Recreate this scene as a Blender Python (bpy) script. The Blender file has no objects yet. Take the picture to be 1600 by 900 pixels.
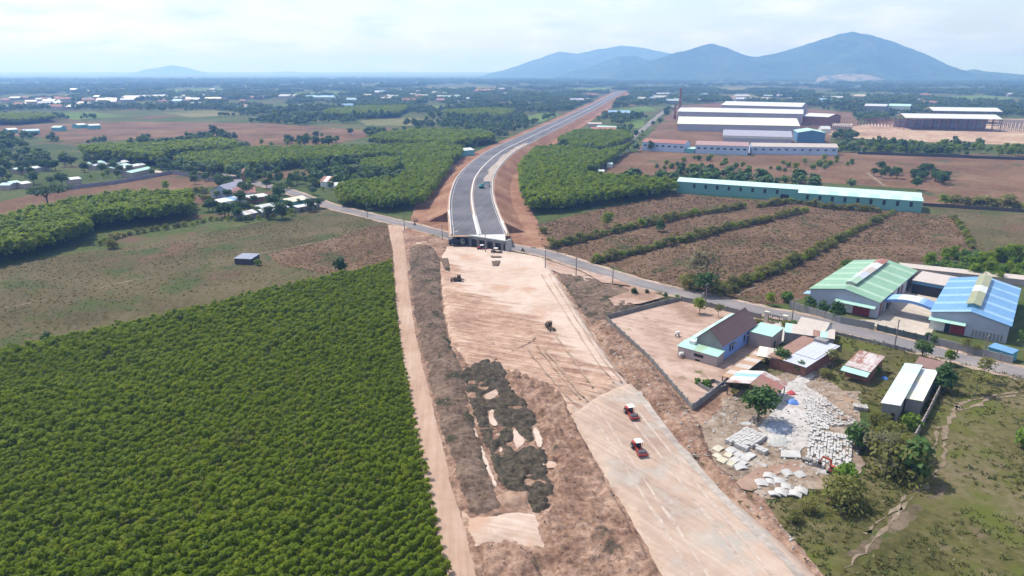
import bpy, bmesh, math, random
import numpy as np
from mathutils import Vector, Matrix
from mathutils.geometry import delaunay_2d_cdt

R = math.radians
SC = bpy.context.scene
COL = SC.collection
rng = np.random.default_rng(7)
random.seed(7)

# ------------------------------------------------------------------ camera, sky, sun, exposure
CAM_H, PITCH, F = 72.0, R(17.63), 1067.0
cam_d = bpy.data.cameras.new('camera'); cam = bpy.data.objects.new('camera', cam_d); COL.objects.link(cam)
cam.location = (0, 0, CAM_H); cam.rotation_euler = (R(90) - PITCH, 0, 0)
cam_d.sensor_width = 36; cam_d.lens = 36 * F / 1600; cam_d.clip_start = 1; cam_d.clip_end = 60000
SC.camera = cam

SUN_EL, SUN_AZ = R(57), R(-50)          # azimuth from +Y towards +X: ahead of the camera and to the left
sun_d = bpy.data.lights.new('sun', 'SUN'); sun = bpy.data.objects.new('sun', sun_d); COL.objects.link(sun)
sun_d.energy = 3.9; sun_d.angle = R(0.6); sun_d.color = (1.0, 0.96, 0.90)
to_sun = Vector((math.sin(SUN_AZ) * math.cos(SUN_EL), math.cos(SUN_AZ) * math.cos(SUN_EL), math.sin(SUN_EL)))
sun.rotation_euler = (-to_sun).to_track_quat('-Z', 'Y').to_euler()

W = bpy.data.worlds.new('World'); SC.world = W; W.use_nodes = True
nt = W.node_tree; nt.nodes.clear()
N = nt.nodes.new; L = nt.links.new
out = N('ShaderNodeOutputWorld'); bg = N('ShaderNodeBackground'); bg.inputs[1].default_value = 0.13
sky = N('ShaderNodeTexSky'); sky.sky_type = 'NISHITA'; sky.sun_disc = False
sky.sun_elevation = SUN_EL; sky.sun_rotation = SUN_AZ; sky.air_density = 1.0; sky.dust_density = 1.5; sky.ozone_density = 1.5
tc = N('ShaderNodeTexCoord'); sep = N('ShaderNodeSeparateXYZ'); L(tc.outputs['Generated'], sep.inputs[0])
# a layer of cloud overhead: direction / height gives the perspective of a flat ceiling
mz = N('ShaderNodeMath'); mz.operation = 'MAXIMUM'; L(sep.outputs[2], mz.inputs[0]); mz.inputs[1].default_value = 0.0
ma = N('ShaderNodeMath'); ma.operation = 'ADD'; L(mz.outputs[0], ma.inputs[0]); ma.inputs[1].default_value = 0.2
dv = N('ShaderNodeVectorMath'); dv.operation = 'DIVIDE'; L(tc.outputs['Generated'], dv.inputs[0])
cmb = N('ShaderNodeCombineXYZ'); cmb.inputs[2].default_value = 1.0
L(ma.outputs[0], cmb.inputs[0]); L(ma.outputs[0], cmb.inputs[1]); L(cmb.outputs[0], dv.inputs[1])
n1 = N('ShaderNodeTexNoise'); n1.inputs['Scale'].default_value = 2.1; n1.inputs['Detail'].default_value = 7; n1.inputs['Roughness'].default_value = 0.56
L(dv.outputs[0], n1.inputs['Vector'])
cr = N('ShaderNodeValToRGB'); cr.color_ramp.elements[0].position = 0.40; cr.color_ramp.elements[0].color = (0.10, 0.10, 0.10, 1)
cr.color_ramp.elements[1].position = 0.64; cr.color_ramp.elements[1].color = (0.97, 0.97, 0.97, 1)
L(n1.outputs[0], cr.inputs[0])
n2 = N('ShaderNodeTexNoise'); n2.inputs['Scale'].default_value = 3.2; n2.inputs['Detail'].default_value = 6
L(dv.outputs[0], n2.inputs['Vector'])
cc = N('ShaderNodeValToRGB'); cc.color_ramp.elements[0].position = 0.35; cc.color_ramp.elements[0].color = (3.9, 4.6, 5.9, 1)
cc.color_ramp.elements[1].position = 0.65; cc.color_ramp.elements[1].color = (5.7, 6.0, 6.7, 1)
L(n2.outputs[0], cc.inputs[0])
mx = N('ShaderNodeMixRGB'); L(cr.outputs[0], mx.inputs[0]); L(sky.outputs[0], mx.inputs[1]); L(cc.outputs[0], mx.inputs[2])
L(mx.outputs[0], bg.inputs[0]); L(bg.outputs[0], out.inputs[0])

SC.view_settings.view_transform = 'Standard'; SC.view_settings.look = 'None'
SC.view_settings.gamma = 1; SC.view_settings.exposure = 0.58
SC.cycles.use_denoising = True
SC.cycles.max_bounces = 6; SC.cycles.diffuse_bounces = 3; SC.cycles.transparent_max_bounces = 12; SC.cycles.volume_bounces = 2

# ------------------------------------------------------------------ helpers
def gp(px, py, z=0.0):
    """point of the photograph (1600x900) that lies at height z -> world x, y"""
    dx, dy = (px - 800) / F, (450 - py) / F
    d = (dx, math.cos(PITCH) + dy * math.sin(PITCH), -math.sin(PITCH) + dy * math.cos(PITCH))
    t = (z - CAM_H) / d[2]
    return (d[0] * t, d[1] * t)

def gz(px, py, Y):
    """height (and x) seen at a pixel at distance Y"""
    dx, dy = (px - 800) / F, (450 - py) / F
    d = (dx, math.cos(PITCH) + dy * math.sin(PITCH), -math.sin(PITCH) + dy * math.cos(PITCH))
    t = Y / d[1]
    return d[0] * t, CAM_H + d[2] * t

def hsh(ix, iy, s):
    h = (ix.astype(np.int64) * 374761393 + iy.astype(np.int64) * 668265263 + s * 974634777) & 0x7fffffff
    h = ((h ^ (h >> 13)) * 1274126177) & 0x7fffffff
    return ((h ^ (h >> 16)) & 0xffff) / 65535.0

def vnoise(x, y, s=0):
    ix, iy = np.floor(x), np.floor(y); fx, fy = x - ix, y - iy
    fx = fx * fx * (3 - 2 * fx); fy = fy * fy * (3 - 2 * fy)
    a, b, c, d = hsh(ix, iy, s), hsh(ix + 1, iy, s), hsh(ix, iy + 1, s), hsh(ix + 1, iy + 1, s)
    return (a * (1 - fx) + b * fx) * (1 - fy) + (c * (1 - fx) + d * fx) * fy

def fbm(x, y, sc, octv=4, s=0):
    v = np.zeros_like(x); a = 0.5; t = 0
    for k in range(octv):
        v += a * vnoise(x / sc + 17.3 * k, y / sc - 9.1 * k, s + k); t += a; a *= 0.5; sc *= 0.5
    return v / t

def inpoly(x, y, poly):
    r = np.zeros(len(x), bool); n = len(poly)
    for i in range(n):
        x0, y0 = poly[i]; x1, y1 = poly[(i + 1) % n]
        if y0 == y1: continue
        c = ((y0 > y) != (y1 > y)) & (x < (x1 - x0) * (y - y0) / (y1 - y0) + x0)
        r ^= c
    return r

def edge_dist(x, y, poly):
    d = np.full(len(x), 1e9); n = len(poly)
    for i in range(n):
        ax, ay = poly[i]; bx, by = poly[(i + 1) % n]
        vx, vy = bx - ax, by - ay; l2 = vx * vx + vy * vy + 1e-12
        t = np.clip(((x - ax) * vx + (y - ay) * vy) / l2, 0, 1)
        d = np.minimum(d, np.hypot(x - ax - t * vx, y - ay - t * vy))
    return d

def W2(pts): return [gp(*p) for p in pts]

def tag(o, label=None, cat=None, group=None, kind=None):
    if label: o['label'] = label
    if cat: o['category'] = cat
    if group: o['group'] = group
    if kind: o['kind'] = kind
    return o

def link(name, me, parent=None):
    o = bpy.data.objects.new(name, me); COL.objects.link(o)
    if parent: o.parent = parent
    return o

def empty(name, loc=(0, 0, 0), rz=0.0, label=None, cat=None, group=None):
    o = bpy.data.objects.new(name, None); COL.objects.link(o)
    o.location = loc; o.rotation_euler = (0, 0, rz); o.empty_display_size = 0.5
    return tag(o, label, cat, group)

CHILD = {}
def copy_tree(o, loc=None, rz=None, label=None, group=None, scale=None):
    c = o.copy(); COL.objects.link(c)
    if loc is not None: c.location = loc
    if rz is not None: c.rotation_euler = (0, 0, rz)
    if scale is not None: c.scale = (scale,) * 3 if not isinstance(scale, tuple) else scale
    if label: c['label'] = label
    if group: c['group'] = group
    for ch in o.children:
        d = ch.copy(); COL.objects.link(d); d.parent = c
        for g in ch.children:
            e = g.copy(); COL.objects.link(e); e.parent = d
    return c

class MB:
    """collects shapes and links them as one mesh object"""
    def __init__(s): s.v = []; s.f = []
    def add(s, vs, fs):
        n = len(s.v); s.v += [tuple(p) for p in vs]; s.f += [tuple(i + n for i in f) for f in fs]; return s
    def box(s, c, d, rz=0.0, tilt=None):
        hx, hy, hz = d[0] / 2, d[1] / 2, d[2] / 2
        M = Matrix.Rotation(rz, 3, 'Z')
        if tilt: M = M @ Matrix.Rotation(tilt[1], 3, tilt[0])
        vs = [M @ Vector((a * hx, b * hy, e * hz)) + Vector(c) for a in (-1, 1) for b in (-1, 1) for e in (-1, 1)]
        return s.add(vs, [(0, 1, 3, 2), (4, 6, 7, 5), (0, 4, 5, 1), (2, 3, 7, 6), (0, 2, 6, 4), (1, 5, 7, 3)])
    def bar(s, a, b, w, h=None):
        a, b = Vector(a), Vector(b); d = (b - a); l = d.length
        if l < 1e-6: return s
        h = h or w; d.normalize(); up = Vector((0, 0, 1)) if abs(d.z) < .95 else Vector((0, 1, 0))
        r = d.cross(up).normalized(); u = r.cross(d)
        vs = [p + r * (i * w / 2) + u * (j * h / 2) for p in (a, b) for i, j in ((-1, -1), (1, -1), (1, 1), (-1, 1))]
        return s.add(vs, [(3, 2, 1, 0), (4, 5, 6, 7), (0, 1, 5, 4), (1, 2, 6, 5), (2, 3, 7, 6), (3, 0, 4, 7)])
    def cyl(s, a, b, r0, r1=None, n=10):
        a, b = Vector(a), Vector(b); r1 = r0 if r1 is None else r1; d = (b - a).normalized()
        up = Vector((0, 0, 1)) if abs(d.z) < .95 else Vector((1, 0, 0)); r = d.cross(up).normalized(); u = r.cross(d)
        vs = [p + (r * math.cos(2 * math.pi * k / n) + u * math.sin(2 * math.pi * k / n)) * q for p, q in ((a, r0), (b, r1)) for k in range(n)]
        fs = [(k, (k + 1) % n, n + (k + 1) % n, n + k) for k in range(n)] + [tuple(range(n - 1, -1, -1)), tuple(range(n, 2 * n))]
        return s.add(vs, fs)
    def prism(s, prof, y0, y1):
        """profile in x,z pushed along y"""
        n = len(prof); vs = [(x, y0, z) for x, z in prof] + [(x, y1, z) for x, z in prof]
        fs = [(k, (k + 1) % n, n + (k + 1) % n, n + k) for k in range(n)] + [tuple(range(n - 1, -1, -1)), tuple(range(n, 2 * n))]
        return s.add(vs, fs)
    def slab(s, quad, t):
        """a sheet through four 3-D corners with thickness t"""
        q = [Vector(p) for p in quad]; nn = (q[1] - q[0]).cross(q[2] - q[0]).normalized() * t
        if nn.z < 0: nn = -nn
        return s.add([p for p in q] + [p + nn for p in q], [(0, 1, 2, 3), (7, 6, 5, 4), (0, 4, 5, 1), (1, 5, 6, 2), (2, 6, 7, 3), (3, 7, 4, 0)])
    def mesh(s, name, mat):
        me = bpy.data.meshes.new(name); me.from_pydata(s.v, [], s.f)
        bm = bmesh.new(); bm.from_mesh(me); bmesh.ops.recalc_face_normals(bm, faces=bm.faces); bm.to_mesh(me); bm.free()
        if mat: me.materials.append(mat)
        return me
    def build(s, name, mat, parent=None): return link(name, s.mesh(name, mat), parent)

def npmesh(name, V, FC, mat, smooth=False):
    """mesh from numpy verts and quad / tri index array"""
    me = bpy.data.meshes.new(name); k = FC.shape[1]
    me.vertices.add(len(V)); me.vertices.foreach_set('co', np.asarray(V, np.float32).ravel())
    me.loops.add(FC.size); me.loops.foreach_set('vertex_index', FC.astype(np.int32).ravel())
    me.polygons.add(len(FC)); me.polygons.foreach_set('loop_start', np.arange(0, FC.size, k, dtype=np.int32))
    me.update(calc_edges=True)
    if smooth: me.polygons.foreach_set('use_smooth', np.ones(len(FC), bool))
    if mat: me.materials.append(mat)
    return me

def resample(poly, step, jit, seed=0, closed=True):
    o = []; n = len(poly); r = np.random.default_rng(seed)
    for i in range(n if closed else n - 1):
        a = np.array(poly[i], float); b = np.array(poly[(i + 1) % n], float); l = np.hypot(*(b - a)); k = max(1, int(l / step))
        nr = np.array((-(b - a)[1], (b - a)[0])) / max(l, 1e-9)
        for j in range(k):
            p = a + (b - a) * j / k
            q = (fbm(np.array([p[0]]), np.array([p[1]]), step * 5, 3, seed)[0] - .5) * 2 * jit + r.normal(0, jit * .15)
            o.append(tuple(p + nr * q))
    if not closed: o.append(poly[-1])
    return o

def smooth_line(pts, n=8):
    """Catmull-Rom through the points"""
    P = [np.array(p, float) for p in pts]; P = [2 * P[0] - P[1]] + P + [2 * P[-1] - P[-2]]; o = []
    for i in range(1, len(P) - 2):
        for k in range(n):
            t = k / n; a, b, c, d = P[i - 1:i + 3]
            o.append(tuple(.5 * (2 * b + (c - a) * t + (2 * a - 5 * b + 4 * c - d) * t * t + (3 * b - a - 3 * c + d) * t ** 3)))
    o.append(tuple(P[-2])); return o

def patch(name, poly, z, mat, res=2.0, hfun=None, jit=0.5, fade=1.5, seed=1, world=False, kind='structure', kmin=0.0, step=None):
    """a piece of ground: outline (pixels) with a wandering edge, triangulated inside, relief hfun(x, y, dist_to_edge)"""
    wp = poly if world else W2(poly)
    b = resample(wp, step or max(res, 0.6), jit, seed)
    A = np.array(b); x0, y0 = A.min(0); x1, y1 = A.max(0)
    if hfun is not None:
        gx, gy = np.meshgrid(np.arange(x0, x1, res), np.arange(y0, y1, res * .9)); gx[1::2] += res * .5
        gx = gx.ravel(); gy = gy.ravel(); m = inpoly(gx, gy, b); gx, gy = gx[m], gy[m]
        d = edge_dist(gx, gy, b); m = d > res * .45; gx, gy = gx[m], gy[m]
        rr = np.random.default_rng(seed); gx = gx + rr.uniform(-.2, .2, len(gx)) * res; gy = gy + rr.uniform(-.2, .2, len(gy)) * res
    else: gx = gy = np.zeros(0)
    pts = [Vector(p) for p in b] + [Vector((u, v)) for u, v in zip(gx, gy)]
    nb = len(b); r = delaunay_2d_cdt(pts, [(i, (i + 1) % nb) for i in range(nb)], [], 1, 1e-5)
    V = np.array([(p.x, p.y) for p in r[0]])
    if hfun is not None:
        d = edge_dist(V[:, 0], V[:, 1], b); f = np.clip(d / fade, 0, 1); f = f * f * (3 - 2 * f)
        h = hfun(V[:, 0], V[:, 1], d) * f
    else: h = np.zeros(len(V))
    FC = np.array([t for t in r[2] if len(t) == 3])
    e1 = V[FC[:, 1]] - V[FC[:, 0]]; e2 = V[FC[:, 2]] - V[FC[:, 0]]
    flip = e1[:, 0] * e2[:, 1] - e1[:, 1] * e2[:, 0] < 0; FC[flip] = FC[flip][:, ::-1]
    me = npmesh(name, np.c_[V, np.maximum(h, -z + .01 if z > 0.02 else -9) + z], FC, mat, hfun is not None)
    return tag(link(name, me), kind=kind)

def ribbon(name, line, width, z, mat, jit=0.0, seed=3, off=0.0, kind='structure', thick=0.0):
    """a road along a world polyline; width may be a list"""
    P = np.array(line, float); T = np.gradient(P[:, :2], axis=0); T /= np.linalg.norm(T, axis=1)[:, None]; Nn = np.c_[-T[:, 1], T[:, 0]]
    w = np.broadcast_to(np.asarray(width, float), (len(P),)); r = np.random.default_rng(seed)
    j1 = r.normal(0, 1, len(P)) * jit; j2 = r.normal(0, 1, len(P)) * jit
    zz = P[:, 2] if P.shape[1] > 2 else np.zeros(len(P))
    Lf = P[:, :2] + Nn * (off + w / 2 + j1)[:, None]; Rt = P[:, :2] + Nn * (off - w / 2 - j2)[:, None]; n = len(P)
    V = np.r_[np.c_[Lf, zz + z], np.c_[Rt, zz + z]]; FC = np.array([(n + i, n + i + 1, i + 1, i) for i in range(n - 1)])
    if thick:
        V = np.r_[V, np.c_[Lf, zz + z - thick], np.c_[Rt, zz + z - thick]]
        q = [FC] + [np.array([(i, i + 1, 2 * n + i + 1, 2 * n + i) for i in range(n - 1)]), np.array([(3 * n + i, 3 * n + i + 1, n + i + 1, n + i) for i in range(n - 1)])]
        q.append(np.array([(n, 0, 2 * n, 3 * n), (n - 1, 2 * n - 1, 4 * n - 1, 3 * n - 1)])); FC = np.concatenate(q)
    o = link(name, npmesh(name, V, FC, mat)); return tag(o, kind=kind) if kind else o

# ------------------------------------------------------------------ materials
MATS = {}
def nodes(name):
    m = bpy.data.materials.new(name); m.use_nodes = True; t = m.node_tree; t.nodes.clear(); MATS[name] = m
    o = t.nodes.new('ShaderNodeOutputMaterial'); b = t.nodes.new('ShaderNodeBsdfPrincipled'); t.links.new(b.outputs[0], o.inputs[0])
    b.inputs['Specular IOR Level'].default_value = 0.2
    return m, t, b

def noise(t, vec, scale, detail=5, rough=0.6, stretch=None, rot=0.0):
    n = t.nodes.new('ShaderNodeTexNoise'); n.inputs['Scale'].default_value = scale; n.inputs['Detail'].default_value = detail; n.inputs['Roughness'].default_value = rough
    if stretch:
        mp = t.nodes.new('ShaderNodeMapping'); mp.vector_type = 'TEXTURE'; mp.inputs['Rotation'].default_value = (0, 0, rot); mp.inputs['Scale'].default_value = (stretch[0], stretch[1], 1)
        t.links.new(vec, mp.inputs[0]); vec = mp.outputs[0]
    t.links.new(vec, n.inputs['Vector']); return n.outputs[0]

def ramp(t, fac, stops):
    r = t.nodes.new('ShaderNodeValToRGB'); e = r.color_ramp.elements
    while len(e) < len(stops): e.new(0.5)
    for k, (p, c) in enumerate(stops): e[k].position = p; e[k].color = (*c, 1) if len(c) == 3 else c
    t.links.new(fac, r.inputs[0]); return r.outputs[0]

def mixc(t, fac, a, b, mode='MIX'):
    m = t.nodes.new('ShaderNodeMixRGB'); m.blend_type = mode
    for s, v in ((0, fac), (1, a), (2, b)):
        if isinstance(v, (int, float)): m.inputs[s].default_value = v
        elif isinstance(v, tuple): m.inputs[s].default_value = (*v, 1)
        else: t.links.new(v, m.inputs[s])
    return m.outputs[0]

def bump(t, b, fac, strength, dist=0.2):
    n = t.nodes.new('ShaderNodeBump'); n.inputs['Strength'].default_value = strength; n.inputs['Distance'].default_value = dist
    t.links.new(fac, n.inputs['Height']); t.links.new(n.outputs[0], b.inputs['Normal'])

def coord(t):
    c = t.nodes.new('ShaderNodeNewGeometry'); return c.outputs['Position']

def soil(name, cols, big=0.05, fine=0.7, streak=None, bmp=0.5, spots=None, rough=0.95, bdist=0.25, mixf=0.5):
    """earth or grass: cols = dark, mid, light; streak = (length, width, angle); spots = (colour, scale, threshold, softness)"""
    m, t, b = nodes(name); v = coord(t); b.inputs['Roughness'].default_value = rough; b.inputs['Specular IOR Level'].default_value = 0.05
    cols = [tuple(x * .82 for x in q) for q in cols]
    a = noise(t, v, big, 6, 0.62); f = noise(t, v, fine, 6, 0.7)
    if streak: f = mixc(t, 0.6, f, noise(t, v, 1.0, 4, 0.6, (streak[0], streak[1]), streak[2]))
    k = mixc(t, mixf, a, f)
    c = ramp(t, k, [(0.39, cols[0]), (0.5, cols[1]), (0.61, cols[2])])
    for s in spots or []:
        sn = noise(t, v, s[1], 5, 0.65); fac = ramp(t, sn, [(s[2], (0, 0, 0)), (min(1, s[2] + s[3]), (1, 1, 1))]); c = mixc(t, fac, c, tuple(x * .82 for x in s[0]))
    t.links.new(c, b.inputs['Base Color'])
    if bmp: bump(t, b, f, bmp, bdist)
    return m

def plain(name, col, rough=0.7, var=0.12, scale=0.6, metal=0.0, spec=0.3, streaks=None, obj=False, hue=None):
    """painted or cast surface with slight dirt; streaks = colour of rust or grime"""
    m, t, b = nodes(name); b.inputs['Roughness'].default_value = rough; b.inputs['Metallic'].default_value = metal; b.inputs['Specular IOR Level'].default_value = spec
    if obj: v = t.nodes.new('ShaderNodeTexCoord').outputs['Object']
    else: v = coord(t)
    col = tuple(x * .88 for x in col); n = noise(t, v, scale, 5, 0.65); d = tuple(c * (1 - 2 * var) for c in col); l = tuple(min(1, c * (1 + var)) for c in col)
    c = ramp(t, n, [(0.3, d), (0.7, l)])
    if streaks:
        s = noise(t, v, scale * 1.7, 6, 0.7); c = mixc(t, ramp(t, s, [(streaks[1], (0, 0, 0)), (streaks[1] + .12, (1, 1, 1))]), c, streaks[0])
    t.links.new(c, b.inputs['Base Color']); return m

def leafmat(name, cols, trans=0.35, tint=None, nscale=0.03, hv=0.5):
    """leaves: colour differs from tree to tree, leaf to leaf and, slowly, over the land"""
    m, t, b = nodes(name); b.inputs['Roughness'].default_value = 0.6; b.inputs['Specular IOR Level'].default_value = 0.15
    oi = t.nodes.new('ShaderNodeObjectInfo'); v = coord(t); big = noise(t, v, nscale, 3, 0.6); sm = noise(t, v, 0.9, 2, 0.5)
    k = mixc(t, hv, big, oi.outputs['Random']); k = mixc(t, 0.35, k, sm)
    c = ramp(t, k, [(0.25, cols[0]), (0.5, cols[1]), (0.75, cols[2])])
    if tint:
        tn = noise(t, v, tint[1], 3, 0.6); c = mixc(t, ramp(t, tn, [(tint[2], (0, 0, 0)), (tint[2] + .15, (1, 1, 1))]), c, tint[0])
    t.links.new(c, b.inputs['Base Color'])
    tr = t.nodes.new('ShaderNodeBsdfTranslucent'); t.links.new(mixc(t, 1.0, c, (1.55, 1.4, .6), 'MULTIPLY'), tr.inputs[0])
    ms = t.nodes.new('ShaderNodeMixShader'); ms.inputs[0].default_value = trans
    o = [n for n in t.nodes if n.type == 'OUTPUT_MATERIAL'][0]
    t.links.new(b.outputs[0], ms.inputs[1]); t.links.new(tr.outputs[0], ms.inputs[2]); t.links.new(ms.outputs[0], o.inputs[0])
    return m

# ------------------------------------------------------------------ scattering of things nobody could count
GN = {}
def gn_group(k):
    if k in GN: return GN[k]
    g = bpy.data.node_groups.new('scatter_%d' % k, 'GeometryNodeTree')
    g.interface.new_socket('Geometry', in_out='INPUT', socket_type='NodeSocketGeometry')
    for i in range(k): g.interface.new_socket('Kind %d' % i, in_out='INPUT', socket_type='NodeSocketObject')
    g.interface.new_socket('Geometry', in_out='OUTPUT', socket_type='NodeSocketGeometry')
    n = g.nodes.new; gi = n('NodeGroupInput'); go = n('NodeGroupOutput'); jn = n('GeometryNodeJoinGeometry')
    def attr(nm, ty):
        a = n('GeometryNodeInputNamedAttribute'); a.data_type = ty; a.inputs[0].default_value = nm; return a.outputs[0]
    rot, scl, var = attr('rot', 'FLOAT_VECTOR'), attr('scl', 'FLOAT_VECTOR'), attr('var', 'INT')
    for i in range(k):
        cmp = n('FunctionNodeCompare'); cmp.data_type = 'INT'; cmp.operation = 'EQUAL'
        ins = [s for s in cmp.inputs if s.type == 'INT']; g.links.new(var, ins[0]); ins[1].default_value = i
        oi = n('GeometryNodeObjectInfo'); oi.inputs['As Instance'].default_value = True; g.links.new(gi.outputs[1 + i], oi.inputs[0])
        ip = n('GeometryNodeInstanceOnPoints'); g.links.new(gi.outputs[0], ip.inputs['Points']); g.links.new(cmp.outputs[0], ip.inputs['Selection'])
        g.links.new(oi.outputs['Geometry'], ip.inputs['Instance']); g.links.new(rot, ip.inputs['Rotation']); g.links.new(scl, ip.inputs['Scale'])
        g.links.new(ip.outputs[0], jn.inputs[0])
    g.links.new(jn.outputs[0], go.inputs[0]); GN[k] = g; return g

def scatter(name, P, scl, protos, seed=1, tilt=0.0, var=None, rz=None):
    """many small things as one object of kind stuff"""
    n = len(P); r = np.random.default_rng(seed); me = bpy.data.meshes.new(name)
    me.vertices.add(n); me.vertices.foreach_set('co', np.asarray(P, np.float32).ravel())
    rot = np.c_[r.normal(0, tilt, n) if tilt else np.zeros(n), r.normal(0, tilt, n) if tilt else np.zeros(n), r.uniform(0, 6.283, n) if rz is None else np.broadcast_to(rz, (n,))]
    s = np.asarray(scl, float); s = np.repeat(s[:, None], 3, 1) if s.ndim == 1 else s
    for nm, dat in (('rot', rot), ('scl', s)):
        a = me.attributes.new(nm, 'FLOAT_VECTOR', 'POINT'); a.data.foreach_set('vector', dat.astype(np.float32).ravel())
    a = me.attributes.new('var', 'INT', 'POINT'); a.data.foreach_set('value', (r.integers(0, len(protos), n) if var is None else var).astype(np.int32))
    o = link(name, me); md = o.modifiers.new('scatter', 'NODES'); g = gn_group(len(protos)); md.node_group = g
    ids = [s.identifier for s in g.interface.items_tree if s.in_out == 'INPUT' and s.socket_type == 'NodeSocketObject']
    for i, p in zip(ids, protos): md[i] = p
    return tag(o, kind='stuff')

def rand_in(poly, dens, seed, world=False, minsep=None):
    """random points in a (pixel) polygon, density per square metre"""
    wp = poly if world else W2(poly); A = np.array(wp); x0, y0 = A.min(0); x1, y1 = A.max(0); r = np.random.default_rng(seed)
    n = int((x1 - x0) * (y1 - y0) * dens); x = r.uniform(x0, x1, n); y = r.uniform(y0, y1, n); m = inpoly(x, y, wp); return np.c_[x[m], y[m]]

def rows_in(poly, du, dv, ang, seed, jit=0.25, world=False):
    """planted rows in a polygon"""
    wp = poly if world else W2(poly); A = np.array(wp); c = A.mean(0); rad = np.hypot(*(A - c).T).max() + 2
    u, v = np.meshgrid(np.arange(-rad, rad, du), np.arange(-rad, rad, dv)); u[1::2] += du / 2; u = u.ravel(); v = v.ravel()
    r = np.random.default_rng(seed); u = u + r.normal(0, jit * du, len(u)); v = v + r.normal(0, jit * dv * .7, len(v))
    x = c[0] + u * math.cos(ang) - v * math.sin(ang); y = c[1] + u * math.sin(ang) + v * math.cos(ang)
    m = inpoly(x, y, wp); return np.c_[x[m], y[m]]
# ------------------------------------------------------------------ ground, far fields
m_ground = soil('scrubland', [(.040, .062, .018), (.075, .10, .030), (.135, .125, .06)], 0.012, 0.35, bmp=0.6, spots=[((.14, .085, .06), 0.009, .56, .05), ((.05, .085, .02), 0.02, .58, .06)])
m_brown = soil('stubble_brown', [(0.081, 0.052, 0.032), (0.149, 0.092, 0.057), (0.212, 0.144, 0.092)], 0.045, 0.45, bmp=0.9, spots=[((.07, .075, .032), 0.05, .56, .09), ((.05, .04, .028), 0.9, .60, .08)], bdist=.4, mixf=.6)
m_redbrown = soil('dry_field', [(0.106, 0.059, 0.036), (0.167, 0.098, 0.060), (0.229, 0.148, 0.096)], 0.02, 0.3, bmp=0.4, spots=[((.07, .08, .035), 0.03, .57, .08)])
m_olive = soil('dry_meadow', [(0.060, 0.054, 0.024), (0.108, 0.090, 0.045), (0.152, 0.120, 0.072)], 0.028, 0.6, bmp=0.6, spots=[((.068, .085, .028), 0.045, .53, .08), ((.20, .15, .105), 0.11, .67, .05), ((.14, .088, .058), 0.03, .58, .08)], mixf=.55)
m_meadow = soil('weedy_meadow', [(0.064, 0.063, 0.022), (0.115, 0.103, 0.041), (0.184, 0.147, 0.092)], 0.04, 0.6, bmp=0.7, spots=[((.098, .112, .024), 0.07, .48, .16), ((.17, .125, .092), 0.06, .62, .08), ((.26, .20, .15), 0.35, .71, .05)], mixf=.5)
m_dirt = soil('pale_laterite', [(0.341, 0.227, 0.165), (0.426, 0.294, 0.221), (0.495, 0.365, 0.287)], 0.05, 0.5, streak=(14, .9, R(96)), bmp=0.15)
m_earth = soil('loose_earth', [(0.125, 0.073, 0.052), (0.270, 0.167, 0.120), (0.420, 0.291, 0.220)], 0.14, 0.9, bmp=0.8, spots=[((.085, .068, .052), 0.16, .58, .09), ((.40, .29, .235), 0.25, .66, .05)], bdist=.35, mixf=.55)
m_spoil = soil('grey_spoil', [(0.070, 0.050, 0.038), (0.155, 0.109, 0.082), (0.250, 0.179, 0.136)], 0.12, 0.9, bmp=0.9, spots=[((.055, .055, .035), 0.14, .55, .08), ((.30, .215, .17), 0.4, .67, .06)], bdist=.4, mixf=.6)
m_dark = soil('dark_topsoil', [(.044, .037, .026), (.088, .073, .054), (.15, .122, .095)], 0.25, 1.3, bmp=1.0, spots=[((.050, .048, .034), 0.25, .54, .09), ((.16, .12, .09), .3, .68, .08)], bdist=.35, mixf=.6)
m_sand = soil('cream_sand', [(0.423, 0.308, 0.238), (0.534, 0.416, 0.342), (0.608, 0.500, 0.433)], 0.06, 0.7, streak=(9, .6, R(-16)), bmp=0.35, spots=[((.47, .31, .225), 0.07, .56, .10), ((.40, .29, .22), .4, .66, .08)], mixf=.55)
m_streak = soil('scraped_earth', [(0.200, 0.115, 0.083), (0.390, 0.254, 0.188), (0.570, 0.422, 0.324)], 0.06, 0.6, streak=(12, .65, R(-22)), bmp=0.7, spots=[((.23, .135, .095), 0.07, .60, .09), ((.12, .088, .066), 0.13, .67, .06)], bdist=.3, mixf=.66)
m_sub = soil('rolled_subgrade', [(0.330, 0.238, 0.188), (0.440, 0.335, 0.268), (0.550, 0.437, 0.362)], 0.06, 0.35, streak=(26, .9, R(128)), bmp=0.15, spots=[((.39, .35, .31), 0.08, .52, .10), ((.46, .32, .24), 0.09, .56, .14), ((.54, .44, .36), .16, .60, .14), ((.33, .24, .19), .5, .66, .05)], mixf=.5)
m_red = soil('red_embankment', [(0.155, 0.074, 0.045), (0.265, 0.139, 0.087), (0.370, 0.233, 0.157)], 0.05, 0.5, streak=(9, .8, R(35)), bmp=0.5, mixf=.55)
m_compound = soil('compound_sand', [(0.318, 0.210, 0.162), (0.459, 0.330, 0.268), (0.538, 0.411, 0.350)], 0.08, 0.5, streak=(9, 1.2, R(-40)), bmp=0.2, spots=[((.30, .195, .145), 0.04, .47, .10), ((.17, .15, .07), 0.12, .62, .06)])
m_yard = soil('yard_dust', [(.15, .11, .08), (.27, .205, .155), (.40, .33, .27)], 0.12, 0.8, bmp=0.5, spots=[((.34, .24, .165), 0.09, .57, .1), ((.46, .48, .50), 0.11, .62, .08)])
m_asph = soil('asphalt_new', [(.10, .098, .108), (.145, .140, .155), (.195, .186, .20)], 0.04, 1.2, streak=(30, 1.5, R(80)), bmp=0.05)
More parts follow.
